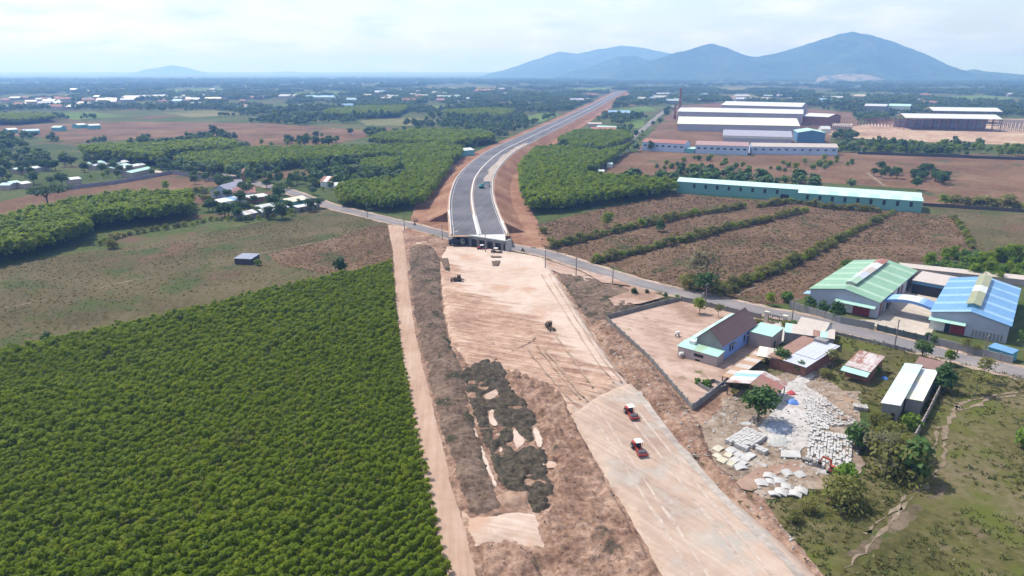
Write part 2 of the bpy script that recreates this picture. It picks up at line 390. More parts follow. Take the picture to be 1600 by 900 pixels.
m_road = soil('asphalt_old', [(.17, .16, .165), (.225, .208, .212), (.29, .26, .25)], 0.06, 0.8, streak=(25, 1.2, R(-45)), bmp=0.05)
m_conc = plain('concrete', (.50, .48, .46), 0.85, 0.1, 0.4, spec=.2, streaks=((.30, .27, .24), .6))
m_conc_dark = plain('weathered_concrete', (.23, .22, .21), 0.9, 0.15, 0.5, spec=.1, streaks=((.12, .105, .09), .58))
m_constr = soil('bare_site', [(.25, .165, .115), (.40, .275, .20), (.55, .44, .34)], 0.01, 0.12, bmp=0.2)

def sheet(name, size, z, mat):
    s = size; me = bpy.data.meshes.new(name); n = 64
    vs = [(0, 0, z)] + [(s * math.sin(2 * math.pi * k / n), s * math.cos(2 * math.pi * k / n), z) for k in range(n)]
    me.from_pydata(vs, [], [(0, (k + 1) % n + 1, k + 1) for k in range(n)]); me.materials.append(mat); return tag(link(name, me), kind='structure')
sheet('ground', 20000, 0, m_ground)

# open fields (outlines given as places in the photograph, laid on the ground)
F_OLIVE = [(-60, 430), (120, 395), (260, 378), (330, 362), (420, 345), (500, 326), (556, 336), (606, 352), (613, 408), (560, 424), (460, 444), (300, 488), (150, 520), (-60, 575)]
F_STUB_L = [(420, 398), (500, 378), (590, 352), (606, 354), (613, 408), (560, 424), (500, 428), (440, 416)]
F_BROWN = [(850, 392), (835, 350), (880, 340), (960, 322), (1060, 303), (1240, 318), (1430, 332), (1490, 338), (1520, 390), (1460, 410), (1335, 405), (1300, 440), (1235, 475), (1180, 476), (1100, 455), (1050, 448), (1000, 434), (950, 417), (900, 402)]
F_FAR_R = [(930, 276), (985, 240), (1000, 236), (1310, 238), (1420, 242), (1620, 248), (1640, 325), (1440, 320), (1437, 296), (1060, 272), (1050, 285), (960, 285)]
F_WALLED = [(-20, 320), (100, 292), (270, 272), (330, 284), (370, 290), (320, 292), (255, 308), (180, 312), (80, 330), (-20, 345)]
F_FAR_L = [(-20, 197), (200, 190), (420, 193), (570, 203), (575, 214), (520, 225), (500, 240), (420, 244), (380, 228), (372, 216), (330, 212), (120, 222), (60, 214), (-20, 212)]
F_OLIVE_R = [(1450, 322), (1640, 336), (1640, 408), (1540, 395), (1522, 385), (1490, 342)]
F_SITE = [(1290, 205), (1345, 196), (1420, 186), (1640, 186), (1640, 228), (1480, 224), (1300, 214)]
F_FACT = [(990, 235), (1058, 165), (1130, 160), (1330, 176), (1345, 200), (1300, 214), (1300, 238)]
F_STRIP_L = [(400, 280), (415, 270), (470, 266), (525, 261), (530, 267), (480, 275), (440, 281)]
F_GAP1 = [(385, 222), (560, 205), (585, 222), (540, 238), (470, 243), (390, 236)]
for nm, pl, z, mt in (('field', F_OLIVE, .05, m_olive), ('field', F_STUB_L, .09, m_brown), ('field', F_BROWN, .05, m_brown), ('field', F_FAR_R, .06, m_redbrown), ('field', F_WALLED, .06, m_redbrown),
                      ('field', F_FAR_L, .08, m_redbrown), ('field', F_OLIVE_R, .06, m_olive), ('construction_site', F_SITE, .12, m_constr), ('factory_yard', F_FACT, .10, m_redbrown), ('field', F_STRIP_L, .08, m_redbrown)):
    Y = np.mean([gp(*p)[1] for p in pl]); patch(nm, pl, z, mt, jit=Y * .008, step=max(3, Y * .012), seed=len(nm) + int(Y))

m_ffield = soil('far_crop', [(.07, .12, .025), (.11, .17, .035), (.15, .20, .06)], .006, .08, bmp=.2)
m_ffield2 = soil('far_pasture', [(.10, .11, .04), (.16, .16, .065), (.22, .19, .10)], .006, .08, bmp=.2)
FFIELDS = [[(560, 188), (640, 184), (700, 190), (640, 197), (570, 196)], [(820, 184), (850, 176), (872, 178), (850, 190), (825, 192)], [(60, 178), (140, 175), (200, 181), (120, 187)], [(250, 176), (330, 172), (380, 178), (300, 184)], [(400, 166), (470, 163), (500, 168), (430, 172)], [(640, 166), (720, 163), (760, 168), (680, 173)], [(20, 150), (110, 147), (160, 151), (70, 155)], [(220, 140), (330, 138), (380, 141), (280, 144)], [(430, 146), (540, 143), (580, 147), (480, 151)], [(640, 137), (760, 135), (800, 138), (700, 141)], [(960, 170), (1010, 166), (1030, 172), (985, 180)], [(985, 190), (1010, 184), (1005, 198), (975, 204)], [(1080, 150), (1170, 147), (1200, 151), (1120, 155)], [(1240, 148), (1340, 145), (1400, 149), (1300, 153)], [(1440, 152), (1540, 149), (1600, 154), (1500, 158)], [(1080, 137), (1200, 135), (1260, 138), (1150, 141)], [(1380, 139), (1500, 137), (1560, 140), (1450, 143)], [(880, 139), (950, 137), (960, 141), (900, 143)]]
for i, pl in enumerate(FFIELDS):
    Y = np.mean([gp(*p)[1] for p in pl]); patch('field', pl, .10, m_ffield if i % 3 else m_ffield2, jit=Y * .006, step=Y * .015, seed=i + 60)
# faint footpaths worn into the dry field
m_path = soil('worn_path', [(.17, .135, .09), (.24, .19, .135), (.32, .25, .18)], 0.2, 1.0, bmp=0.1)
for ln, w in (([(150, 452), (178, 445), (215, 437), (245, 434)], .7), ([(395, 398), (440, 390), (500, 378), (522, 372)], .8), ([(0, 483), (25, 478), (48, 474)], .7), ([(290, 415), (330, 411), (365, 406)], .6)):
    ribbon('footpath', smooth_line(W2(ln), 6), w, .11, m_path, jit=.15)

# ------------------------------------------------------------------ worksite earth
def lumps(amp, sc, s, base=0.0, fine=.35):
    def h(x, y, d):
        a = fbm(x, y, sc, 5, s); r = 1 - np.abs(2 * fbm(x, y, sc * .55, 4, s + 9) - 1)
        return base + amp * (a * .9 + r * .5 - .55) + amp * fine * (fbm(x, y, sc * .16, 3, s + 4) - .4)
    return h
def heaps(poly, rad, hgt, s, sep=1.0, dips=(), fine=.3, sink=0.0):
    """truckloads tipped side by side"""
    pts = rows_in(poly, rad * 1.25 * sep, rad * 1.25 * sep, .4, s, .22); rr = np.random.default_rng(s); hh = hgt * rr.uniform(.55, 1.15, len(pts)); ra = rad * rr.uniform(.8, 1.25, len(pts))
    dp = [W2(d) for d in dips]
    def h(x, y, d):
        v = np.zeros_like(x); wx = x + (fbm(x, y, rad, 3, s) - .5) * rad * .9; wy = y + (fbm(x, y, rad, 3, s + 5) - .5) * rad * .9
        for (px, py), a, b in zip(pts, hh, ra):
            q = ((wx - px) ** 2 + (wy - py) ** 2) / (b * b); k = q < 1; v[k] = np.maximum(v[k], a * (1 - q[k]) ** .8)
        v += fine * (fbm(x, y, 1.1, 4, s + 2) - .3) * 1.3
        if sink: v *= np.clip((fbm(x, y, 3.2, 4, s + 31) - sink) / .12, 0, 1)
        for p in dp: v *= np.where(inpoly(x, y, p), 0, np.clip(edge_dist(x, y, p) / 1.0, 0, 1))
        return np.maximum(v, 0.0)
    return h

CORRIDOR = [(628, 362), (680, 370), (712, 378), (790, 391), (850, 404), (930, 432), (1000, 456), (1036, 470), (944, 500), (1010, 562), (1078, 643), (1100, 668), (1112, 720), (1180, 785), (1230, 835), (1300, 915), (1400, 1008), (775, 1008), (740, 915), (700, 740), (660, 560), (636, 420)]
patch('worksite_ground', [(604, 350), (700, 366), (712, 378), (790, 391), (850, 404), (930, 432), (1000, 456), (1060, 476), (1110, 500), (1200, 560), (1180, 640), (1160, 690), (1190, 770), (1230, 835), (1410, 1012), (720, 1012), (640, 690), (612, 540), (608, 420)], .03, m_earth, jit=.4, step=2)
patch('loose_earth', CORRIDOR, .05, m_earth, res=1.0, hfun=lumps(.32, 5, 11, .06), fade=1.5, jit=.5)
SPOIL = [(638, 388), (655, 383), (675, 385), (690, 408), (692, 470), (702, 530), (722, 575), (738, 640), (755, 700), (775, 760), (788, 793), (765, 806), (738, 806), (716, 770), (702, 712), (682, 640), (662, 560), (646, 480), (639, 425)]
def spoil_h(x, y, d): return np.clip(d / 3.2, 0, 1) * .55 + .9 * (fbm(x, y, 4.5, 5, 3) - .35) + .55 * (1 - np.abs(2 * fbm(x, y, 2.2, 4, 8) - 1)) + .7 * (fbm(x, y, 1.0, 3, 28) - .5) - .1
patch('spoil_bank', SPOIL, .09, m_spoil, res=.55, hfun=spoil_h, fade=1.4, jit=.7, seed=5)
DIPS = [[(755, 620), (766, 615), (776, 610), (779, 622), (762, 628)], [(763, 644), (773, 641), (771, 655), (779, 667), (766, 668)], [(802, 668), (810, 680), (823, 690), (813, 700), (806, 708)], [(832, 668), (842, 676), (850, 699), (838, 702)], [(781, 700), (787, 703), (784, 712), (778, 708)], [(735, 660), (740, 665), (760, 720), (778, 762), (772, 764), (752, 718)]]
DARK = [(718, 588), (738, 572), (760, 562), (782, 566), (795, 592), (812, 622), (838, 640), (850, 690), (858, 735), (873, 785), (834, 804), (812, 772), (784, 764), (766, 722), (748, 672), (734, 628)]
patch('topsoil_heap', DARK, .10, m_dark, res=.4, hfun=heaps(DARK, 1.35, .75, 21, dips=DIPS, fine=.6, sink=.30), fade=.7, jit=1.0, seed=9)
def chaikin(p, n=3):
    for _ in range(n): p = [tuple(np.array(a) * (1 - t) + np.array(b) * t) for a, b in zip(p, p[1:] + p[:1]) for t in (.25, .75)]
    return p
for d in DIPS: patch('sand_patch', chaikin(W2(d)), .40, m_sand, jit=.35, seed=int(d[0][0]), step=.4, world=True)
BROWN = [(786, 590), (802, 578), (880, 610), (892, 648), (930, 722), (984, 815), (1092, 1000), (905, 1000), (862, 908), (862, 858), (838, 812), (875, 786), (860, 735), (852, 690), (840, 640), (814, 622)]
patch('earth_heap', BROWN, .10, m_earth, res=.4, hfun=heaps(BROWN, 1.7, .85, 33, dips=[[(833, 668), (842, 676), (850, 699), (838, 702)], [(848, 725), (866, 722), (872, 732), (852, 736)]], fine=.9), fade=.9, jit=.6, seed=2)
for d in ([(833, 668), (842, 676), (850, 699), (838, 702)], [(848, 725), (866, 722), (872, 732), (852, 736)]): patch('sand_patch', chaikin(W2(d)), .42, m_sand, jit=.35, seed=int(d[0][0]), step=.4, world=True)
REDM = [(746, 862), (762, 849), (800, 853), (836, 862), (880, 1000), (790, 1000), (752, 915)]
patch('earth_mound', REDM, .10, m_earth, res=.4, hfun=heaps(REDM, 2.6, 1.6, 14, fine=.5), fade=1.2, jit=.3, seed=4)
ORM = [(772, 778), (800, 764), (832, 773), (826, 792), (802, 800), (785, 795)]
patch('earth_mound', ORM, .12, soil('orange_spoil', [(.20, .12, .08), (.33, .215, .155), (.42, .30, .23)], .2, 1.0, bmp=.8), res=.4, hfun=heaps(ORM, 2.4, 1.0, 15, fine=.4), fade=.8, jit=.3, seed=6)
SANDX = [(722, 800), (740, 808), (768, 803), (800, 800), (834, 804), (850, 830), (866, 862), (872, 910), (860, 912), (846, 868), (800, 851), (762, 852), (745, 866), (732, 860)]
patch('sand_crossing', SANDX, .13, m_sand, res=.8, hfun=lumps(.25, 3.5, 40, .28, .3), fade=2.5, jit=1.1, seed=7)

# raised roadbed: cream sand fill behind, scraped middle, rolled strip in front
FILL = [(698, 386), (745, 388), (790, 393), (850, 404), (868, 430), (906, 492), (946, 556), (984, 600), (936, 624), (890, 650), (856, 612), (812, 592), (780, 574), (730, 568), (700, 530), (690, 470), (684, 412)]
STRK = [(684, 408), (700, 410), (716, 432), (718, 458), (768, 478), (835, 505), (862, 540), (900, 575), (955, 600), (934, 626), (890, 650), (856, 612), (812, 592), (780, 574), (730, 568), (700, 530), (690, 470)]
def strk_w(x, y):
    """how far the scraping has reached: 1 in the scraped part, 0 on the clean sand, ragged between"""
    p = W2(STRK); sd = np.where(inpoly(x, y, p), 1, -1) * edge_dist(x, y, p); u = x * math.cos(R(-24)) + y * math.sin(R(-24)); v = -x * math.sin(R(-24)) + y * math.cos(R(-24))
    return np.clip(.5 + (sd + 9 * (vnoise(u / 14, v / 1.1, 15) - .5) + 7 * (fbm(x, y, 8, 3, 19) - .5)) / 9, 0, 1)
def fill_h(x, y, d):
    u = x * math.cos(R(-24)) + y * math.sin(R(-24)); v = -x * math.sin(R(-24)) + y * math.cos(R(-24)); v = v + 1.6 * (fbm(x, y, 6, 3, 77) - .5)
    w = strk_w(x, y); rdg = np.abs(2 * vnoise(u / 10, v / .9, 5) - 1)
    return .75 + .25 * (fbm(x, y, 9, 3, 4) - .5) + .06 * (vnoise(u / 8, v / .7, 8) - .5) + w * (-.25 + .34 * rdg + .5 * (fbm(x, y, 4, 4, 51) - .5))
def two_soils(name, mA, mB, attr):
    """one earth surface whose colour passes from soil A to soil B where the vertex mask says so"""
    m = bpy.data.materials[mA.name].copy(); m.name = name; t = m.node_tree; b = [n for n in t.nodes if n.type == 'BSDF_PRINCIPLED'][0]; src = b.inputs['Base Color'].links[0].from_socket
    n = {}
    for q in mB.node_tree.nodes:
        if q.type in ('OUTPUT_MATERIAL', 'BSDF_PRINCIPLED', 'BUMP'): continue
        k = t.nodes.new(q.bl_idname); n[q.name] = k
        for a_ in ('blend_type', 'vector_type'):
            if hasattr(q, a_): setattr(k, a_, getattr(q, a_))
        for i_, s_ in enumerate(q.inputs):
            if hasattr(s_, 'default_value'): k.inputs[i_].default_value = s_.default_value
        if q.type == 'VALTORGB':
            e = k.color_ramp.elements
            while len(e) < len(q.color_ramp.elements): e.new(.5)
            for i_, z in enumerate(q.color_ramp.elements): e[i_].position = z.position; e[i_].color = z.color
    sB = None
    for l in mB.node_tree.links:
        if l.from_node.name in n and l.to_node.name in n: t.links.new(n[l.from_node.name].outputs[[x.identifier for x in l.from_node.outputs].index(l.from_socket.identifier)], n[l.to_node.name].inputs[[x.identifier for x in l.to_node.inputs].index(l.to_socket.identifier)])
        if l.to_node.type == 'BSDF_PRINCIPLED' and l.to_socket.name == 'Base Color': sB = n[l.from_node.name].outputs[l.from_socket.name]
    at = t.nodes.new('ShaderNodeAttribute'); at.attribute_name = attr; fine = noise(t, coord(t), .8, 4, .7, (7, .5), R(-24)); add = t.nodes.new('ShaderNodeMath'); add.operation = 'MULTIPLY_ADD'; t.links.new(fine, add.inputs[0]); add.inputs[1].default_value = .9; t.links.new(at.outputs['Fac'], add.inputs[2])
    fac = ramp(t, add.outputs[0], [(.55, (0, 0, 0)), (1.0, (1, 1, 1))]); t.links.new(mixc(t, fac, src, sB), b.inputs['Base Color']); return m
fo = patch('sand_fill', FILL, .12, two_soils('sand_to_scraped', m_sand, m_streak, 'scraped'), res=.55, hfun=fill_h, fade=1.8, jit=.7, seed=3)
co = np.zeros(len(fo.data.vertices) * 3, np.float32); fo.data.vertices.foreach_get('co', co); co = co.reshape(-1, 3); at_ = fo.data.attributes.new('scraped', 'FLOAT', 'POINT'); at_.data.foreach_set('value', strk_w(co[:, 0].astype(float), co[:, 1].astype(float)).astype(np.float32))
SUBG = [(888, 650), (934, 621), (984, 598), (1012, 628), (1062, 692), (1122, 762), (1202, 832), (1290, 915), (1385, 1005), (1098, 1005), (1044, 915), (985, 815), (930, 722)]
patch('rolled_roadbed', SUBG, .14, m_sub, res=1.0, hfun=lambda x, y, d: .8 + .05 * (fbm(x, y, 6, 3, 2) - .5), fade=1.3, jit=.35, seed=8)
# track lines scraped by the dozer blade into the fill
m_rut = soil('wheel_rut', [(.27, .185, .135), (.36, .26, .195), (.46, .35, .27)], .3, 1.0, bmp=.4)
def on_fill(ln, dz): return [(x, y, dz) for x, y in smooth_line([gp(px, py, .9) for px, py in ln], 6)]
for ln, w in (([(868, 525), (884, 546), (905, 575), (925, 605)], .45), ([(800, 548), (830, 532), (836, 526)], .4), ([(838, 540), (862, 570), (886, 600), (905, 622)], .4), ([(868, 430), (905, 490), (945, 552), (980, 596)], .3), ([(858, 430), (895, 490), (935, 552), (970, 596)], .3), ([(846, 430), (884, 490), (922, 550), (958, 598)], .25), ([(850, 545), (875, 575), (900, 608), (916, 624)], .5), ([(824, 546), (850, 578), (880, 612), (896, 630)], .35)):
    ribbon('wheel_rut', on_fill(ln, 1.12), w, 0, m_rut, jit=.12)
m_pass = soil('roller_pass', [(.36, .275, .23), (.46, .37, .315), (.54, .45, .39)], .3, .9, bmp=.1); m_edge = soil('grey_edge_pass', [(.31, .265, .235), (.40, .35, .31), (.48, .42, .375)], .2, .8, bmp=.1)
for ln, w, mt in (([(955, 616), (1052, 738), (1180, 905)], .5, m_pass), ([(970, 610), (1072, 736), (1205, 898)], .5, m_pass), ([(920, 640), (985, 742), (1085, 905)], .45, m_pass), ([(932, 634), (1002, 742), (1112, 908)], .45, m_pass), ([(996, 612), (1040, 672), (1110, 756), (1255, 905)], 1.5, m_edge)):
    ribbon('roller_track', on_fill(ln, .985), w, 0, mt, jit=.12)
# squares of wet earth on the sand by the bridge
for pl in ([(768, 408), (782, 408), (779, 416), (770, 416)], [(686, 404), (700, 404), (703, 424), (696, 422), (690, 410)], [(765, 400), (785, 401), (783, 403), (768, 403)], [(672, 390), (678, 388), (682, 410), (674, 412)]):
    patch('earth_clump', [gp(x, y, .9) for x, y in pl], 1.05, m_spoil, res=.4, hfun=lambda x, y, d: .25 + .3 * (fbm(x, y, 1.2, 3, 3) - .4), fade=.5, jit=.3, world=True, step=.8)

# dirt haul road along the plantation
HL = [(606, 352), (615, 400), (617, 440), (621, 490), (628, 555), (640, 625), (652, 690), (668, 770), (684, 840), (702, 920), (726, 1005)]
HR = [(785, 1005), (752, 920), (738, 870), (722, 815), (706, 760), (692, 700), (676, 630), (658, 565), (646, 500), (638, 440), (634, 395), (629, 362), (640, 354)]
patch('haul_road', HL + HR, .16, m_dirt, res=1.2, hfun=lambda x, y, d: .12 + .06 * (fbm(x, y, 3, 3, 9) - .5), fade=1.0, jit=.35, seed=12)
patch('sand_spill', [(636, 392), (645, 378), (680, 374), (712, 379), (735, 388), (700, 390), (668, 382), (646, 386), (640, 396)], .17, m_sand, jit=.4, seed=3, step=1.2)

# scrub beside the sand fill, compound, yard, meadow
SCRUB = [(868, 428), (905, 430), (960, 445), (1034, 469), (990, 484), (944, 498), (925, 510), (905, 485)]
patch('scrub_bank', SCRUB, .10, m_spoil, res=.8, hfun=lumps(1.0, 6, 61, .3), fade=2, jit=.6, seed=15)
for pl in ([(797, 397), (850, 407), (900, 424), (960, 442), (1000, 451), (1040, 467), (1000, 460), (950, 449), (895, 436), (850, 420)], [(950, 470), (985, 458), (1036, 468), (1000, 478), (960, 482)], [(905, 425), (950, 435), (985, 450), (940, 445)]):
    patch('sand_strip', pl, .5 if pl[0][0] < 800 else .9, m_compound, jit=.5, seed=3, step=1.5)
COMP = [(948, 500), (1042, 474), (1062, 470), (1150, 490), (1192, 499), (1226, 507), (1245, 518), (1190, 560), (1140, 598), (1082, 640), (1014, 561)]
patch('compound_ground', COMP, .12, m_compound, res=1.2, hfun=lambda x, y, d: .3 * fbm(x, y, 5, 4, 5), fade=1.5, jit=.3)
patch('compound_floor', [(1190, 515), (1218, 505), (1248, 512), (1240, 530), (1215, 540)], .42, m_conc, jit=.1)
RUBBLE = [(944, 502), (958, 512), (1012, 566), (1078, 645), (1096, 668), (1114, 722), (1180, 785), (1240, 842), (1300, 915), (1395, 1005), (1375, 1000), (1285, 905), (1200, 828), (1122, 760), (1062, 690), (1010, 624), (985, 598), (950, 552), (925, 515)]
patch('rubble_bank', RUBBLE, .10, m_earth, res=.55, hfun=lumps(1.3, 3.0, 71, .45, .7), fade=1.0, jit=.35, seed=17)
LOT = [(1196, 560), (1245, 520), (1330, 522), (1420, 545), (1500, 568), (1640, 597), (1900, 660), (1800, 670), (1640, 640), (1480, 640), (1370, 650), (1330, 640), (1250, 640), (1150, 640), (1140, 600)]
patch('lot_ground', LOT, .08, m_meadow, jit=.5, step=2)
YARD = [(1092, 668), (1130, 630), (1160, 612), (1215, 588), (1238, 575), (1268, 556), (1300, 560), (1290, 590), (1315, 610), (1345, 612), (1348, 660), (1345, 740), (1300, 762), (1260, 770), (1200, 782), (1150, 755), (1114, 722)]
patch('yard_ground', YARD, .12, m_yard, res=1.0, hfun=lambda x, y, d: .25 * fbm(x, y, 3, 4, 8), fade=1.2, jit=1.6, seed=19)
m_dust = soil('stone_dust', [(.33, .30, .275), (.46, .43, .41), (.56, .54, .53)], .12, .8, bmp=.3, spots=[((.34, .25, .18), .15, .6, .1)])
patch('stone_dust', [(1200, 618), (1228, 606), (1252, 588), (1268, 575), (1272, 590), (1262, 606), (1290, 625), (1292, 655), (1268, 700), (1244, 712), (1205, 690), (1182, 672), (1205, 650)], .34, m_dust, jit=1.2, step=1.2, seed=4)
patch('sand_strip', [(1158, 750), (1185, 735), (1215, 727), (1250, 724), (1252, 738), (1205, 745), (1174, 768), (1150, 764)], .36, m_compound, jit=.9, step=1.2, seed=5)
MEAD = [(1200, 786), (1262, 772), (1345, 742), (1360, 650), (1480, 620), (1640, 600), (1900, 660), (2050, 1010), (1400, 1010), (1300, 920), (1240, 845)]
patch('meadow', MEAD, .06, m_meadow, res=1.6, hfun=lambda x, y, d: .22 * fbm(x, y, 9, 4, 6), fade=4, jit=.8, seed=23)
m_track = soil('dusty_track', [(.16, .125, .08), (.24, .185, .135), (.33, .265, .20)], .15, .9, bmp=.2)
m_trackd = soil('trodden_ground', [(.075, .062, .034), (.13, .10, .066), (.20, .155, .115)], .10, .7, bmp=.6, spots=[((.075, .09, .025), .12, .53, .08)])
def zl(pts, z): return [(x, y, z) for x, y in smooth_line(W2(pts), 6)]
patch('trodden_ground', [(1478, 722), (1462, 752), (1440, 772), (1400, 806), (1345, 846), (1320, 870), (1335, 880), (1390, 838), (1450, 792), (1490, 762)], .13, m_trackd, jit=1.6, step=1.2, seed=4, hfun=lambda x, y, d: .3 * fbm(x, y, 2.5, 4, 88) * np.clip(d / 3, 0, 1), res=.8, fade=.3)
for ln, w in (([(1600, 613), (1560, 618), (1525, 625), (1500, 632), (1490, 645), (1480, 665), (1475, 690), (1476, 710), (1470, 730)], .8), ([(1600, 619), (1550, 625), (1510, 640), (1494, 643)], .55), ([(1500, 628), (1494, 632), (1494, 642)], .35), ([(1466, 668), (1462, 700), (1452, 735), (1450, 745)], .6), ([(1470, 730), (1455, 748), (1430, 775), (1400, 808), (1360, 850), (1320, 890)], .35), ([(1450, 742), (1420, 775), (1380, 812), (1350, 835)], .3)):
    ribbon('cart_track', zl(ln, .24), w, 0, m_track, jit=.28)

# ------------------------------------------------------------------ the cross road
left = [(330, 268), (372, 280), (423, 292), (447, 298), (480, 310), (525, 325), (560, 333), (600, 343), (640, 352.5), (680, 363), (712, 372)]
right = [(740, 377), (795, 386), (850, 396), (900, 411.5), (950, 427.5), (1000, 443), (1050, 455.5), (1100, 466), (1150, 477), (1200, 488), (1250, 498), (1300, 509), (1350, 521), (1400, 534), (1450, 547.5), (1500, 560.5), (1560, 575), (1640, 594), (1760, 622), (1900, 655)]
road_line = smooth_line(W2(left + right), 6)
ribbon('road_shoulder', road_line, 11.0, .19, soil('road_shoulder_sand', [(.26, .19, .145), (.40, .30, .235), (.50, .39, .31)], .1, .8, bmp=.2, spots=[((.11, .10, .05), .09, .55, .08)]), jit=.35)
ribbon('road', road_line, 7.2, .24, m_road, jit=.12)
ribbon('side_road', smooth_line(W2([(905, 292), (925, 272), (950, 250), (985, 218), (1012, 196), (1035, 176), (1052, 165)]), 6), 8, .2, m_road, jit=.6)
ribbon('side_road', smooth_line(W2([(330, 268), (300, 270), (240, 268), (175, 252), (140, 244)]), 6), 7, .2, soil('pale_lane', [(.4, .34, .29), (.5, .43, .37), (.6, .53, .46)], .1, .6, bmp=.1), jit=.4)
ribbon('footpath', smooth_line(W2([(1355, 270), (1370, 282), (1383, 291)]), 4), 2.5, .2, m_path, jit=.2)
ribbon('footpath', smooth_line(W2([(1482, 293), (1525, 297), (1568, 300)]), 4), 2.0, .2, m_path, jit=.2)
ribbon('footpath', smooth_line(W2([(1152, 462), (1165, 455), (1182, 449)]), 4), .9, .2, m_path, jit=.1)

# ------------------------------------------------------------------ the new expressway on its embankment
med = [(749, 369, 5), (747.5, 361, 5), (741, 335, 5), (737.5, 312, 5), (738.5, 294, 5), (744, 276, 5), (760, 256, 5), (784, 237, 5), (813, 222, 4.7), (853, 203, 4.5), (893, 184, 4), (927, 167, 4), (960, 148.5, 4), (972, 142, 4)]
MP = [(*gp(x, y, z), z) for x, y, z in med]
MX = smooth_line(MP, 10)
def offs(line, o):
    P = np.array(line); T = np.gradient(P[:, :2], axis=0); T /= np.linalg.norm(T, axis=1)[:, None]
    return [(p[0] - t[1] * o, p[1] + t[0] * o, p[2]) for p, t in zip(P, T)]
m_barrier = plain('barrier_concrete', (.60, .59, .58), 0.8, 0.06, 0.3, spec=.2)
HALF = 12.2
ribbon('embankment_top', [(x, y, z - .02) for x, y, z in MX], 2 * HALF + 1.6, 0, m_dirt)
for s in (1, -1):                                  # side slopes
    j0 = 22 if s > 0 else 15
    a = offs(MX, s * (HALF + .8))[j0:]; b = offs(MX, s * (HALF + 11))[j0:]; n = len(a); k = 5; V = []
    rr = np.random.default_rng(4 + s)
    for j in range(k + 1):
        t = j / k
        for p, q in zip(a, b):
            w = 0 if j in (0,) else rr.normal(0, .22); V.append((p[0] + (q[0] - p[0]) * t + w, p[1] + (q[1] - p[1]) * t + w, (p[2] - .02) * (1 - t) + .02 * t + (0 if j in (0, k) else rr.normal(0, .12))))
    FC = np.array([(j * n + i, j * n + i + 1, (j + 1) * n + i + 1, (j + 1) * n + i) for j in range(k) for i in range(n - 1)])
    if s > 0: FC = FC[:, ::-1]
    ca = MB(); p, q = a[0], b[0]; ca.add([(p[0], p[1], p[2] - .05), (q[0], q[1], 0), (p[0], p[1], 0)], [(0, 1, 2)]); tag(ca.build('embankment_end', m_red), kind='structure')
    tag(link('embankment_slope', npmesh('embankment_slope', np.array(V), FC, m_red, True)), kind='structure')
# disturbed red ground at the foot
redL = [p[:2] for p in offs(MX, HALF + 8)] + [p[:2] for p in offs(MX, HALF + 20)][::-1]
redR = [p[:2] for p in offs(MX, -(HALF + 8))] + [p[:2] for p in offs(MX, -(HALF + 19))][::-1]
patch('red_ground', redL, .13, m_red, jit=1.5, world=True, step=4, seed=3); patch('red_ground', redR, .13, m_red, jit=1.5, world=True, step=4, seed=5)
patch('red_ground', [(640, 356), (660, 335), (690, 300), (705, 300), (712, 340), (712, 374), (680, 365)], .15, m_red, jit=.8, step=2.5, seed=8)
patch('red_ground', [(788, 384), (782, 300), (800, 270), (815, 300), (838, 345), (852, 394), (820, 390)], .15, m_red, jit=.8, step=2.5, seed=9)
patch('red_ground', [(815, 245), (850, 222), (885, 226), (870, 236), (830, 250), (810, 275)], .16, m_red, jit=1.5, step=4, seed=10)
# carriageways and concrete
i0 = 4
for o in (6.2, -6.2): ribbon('carriageway', [(x, y, z) for x, y, z in offs(MX, o)][i0:], 10.4, .06, m_asph)
def barrier(o, w, h): ribbon('road_barrier', offs(MX, o)[2:], w, h, m_barrier, kind='structure', thick=h)
barrier(HALF - .25, .36, .75); barrier(-HALF + .25, .36, .75); barrier(0, .8, .55)
m_line = plain('road_paint', (.78, .78, .76), .6, .05)
for o in (10.9,-10.9): ribbon('road_marking', offs(MX, o)[i0:], .12, .075, m_line)
# concrete leftovers of the second carriageway, still unpaved in places
m_prime = soil('dusty_base', [(.30, .25, .21), (.38, .32, .28), (.46, .39, .34)], .06, .5, bmp=.1)
seg = offs(MX, -8.6)
ribbon('unpaved_strip', seg[46:80], [5.2 + 1.2 * math.sin(i * .7) for i in range(34)], .08, m_prime, jit=.4)
# underpass: deck over the road and the bare abutment facing the worksite
A = Vector((*gp(709, 363.5, 5), 0)); B = Vector((*gp(790, 376, 5), 0)); dirb = (B - A).normalized(); nb_ = Vector((-dirb.y, dirb.x, 0)); Lb = (B - A).length
rzb = math.atan2(dirb.y, dirb.x)
br = empty('road_bridge', (A.x, A.y, 0), rzb, 'short concrete bridge end carrying the new expressway over the grey road', 'bridge')
dk = MB(); far = [p for p in MX[4:9]]
def loc(p): d = Vector((p[0], p[1], 0)) - A; return (d.dot(dirb), d.dot(nb_))
l1, r1 = loc(offs(MX, HALF + .8)[23]), loc(offs(MX, -HALF - .8)[16])
dk.prism([(0, 0)] * 0 or [(0, 0), (Lb, 0), (r1[0], r1[1]), (l1[0], l1[1])], 0, 1)
dk.v = [(x, z, 4.2 if y == 0 else 5.02) for x, y, z in dk.v]
m_deck = plain('deck_concrete', (.60, .59, .58), .85, .08, .3)
dk.build('deck', m_deck, br)
cb = MB(); cb.box((Lb / 2, -.55, 4.4), (Lb + 1.2, 1.0, 1.2)); cb.build('cap_beam', plain('grey_beam', (.20, .21, .21), .9, .12, .4), br)
for k in range(7):
    c = MB(); c.box((1.2 + k * (Lb - 2.4) / 6, -.5, 1.92), (1.0, .9, 3.78)); c.build('column', m_conc_dark, br)
aw = MB(); aw.box((Lb / 2, 1.1, 2.1), (Lb, .5, 4.2)); aw.build('abutment_wall', plain('abutment_shade_grey', (.075, .075, .075), .95, .15, .5), br)  # near-black wall colour stands in for the shade below the deck
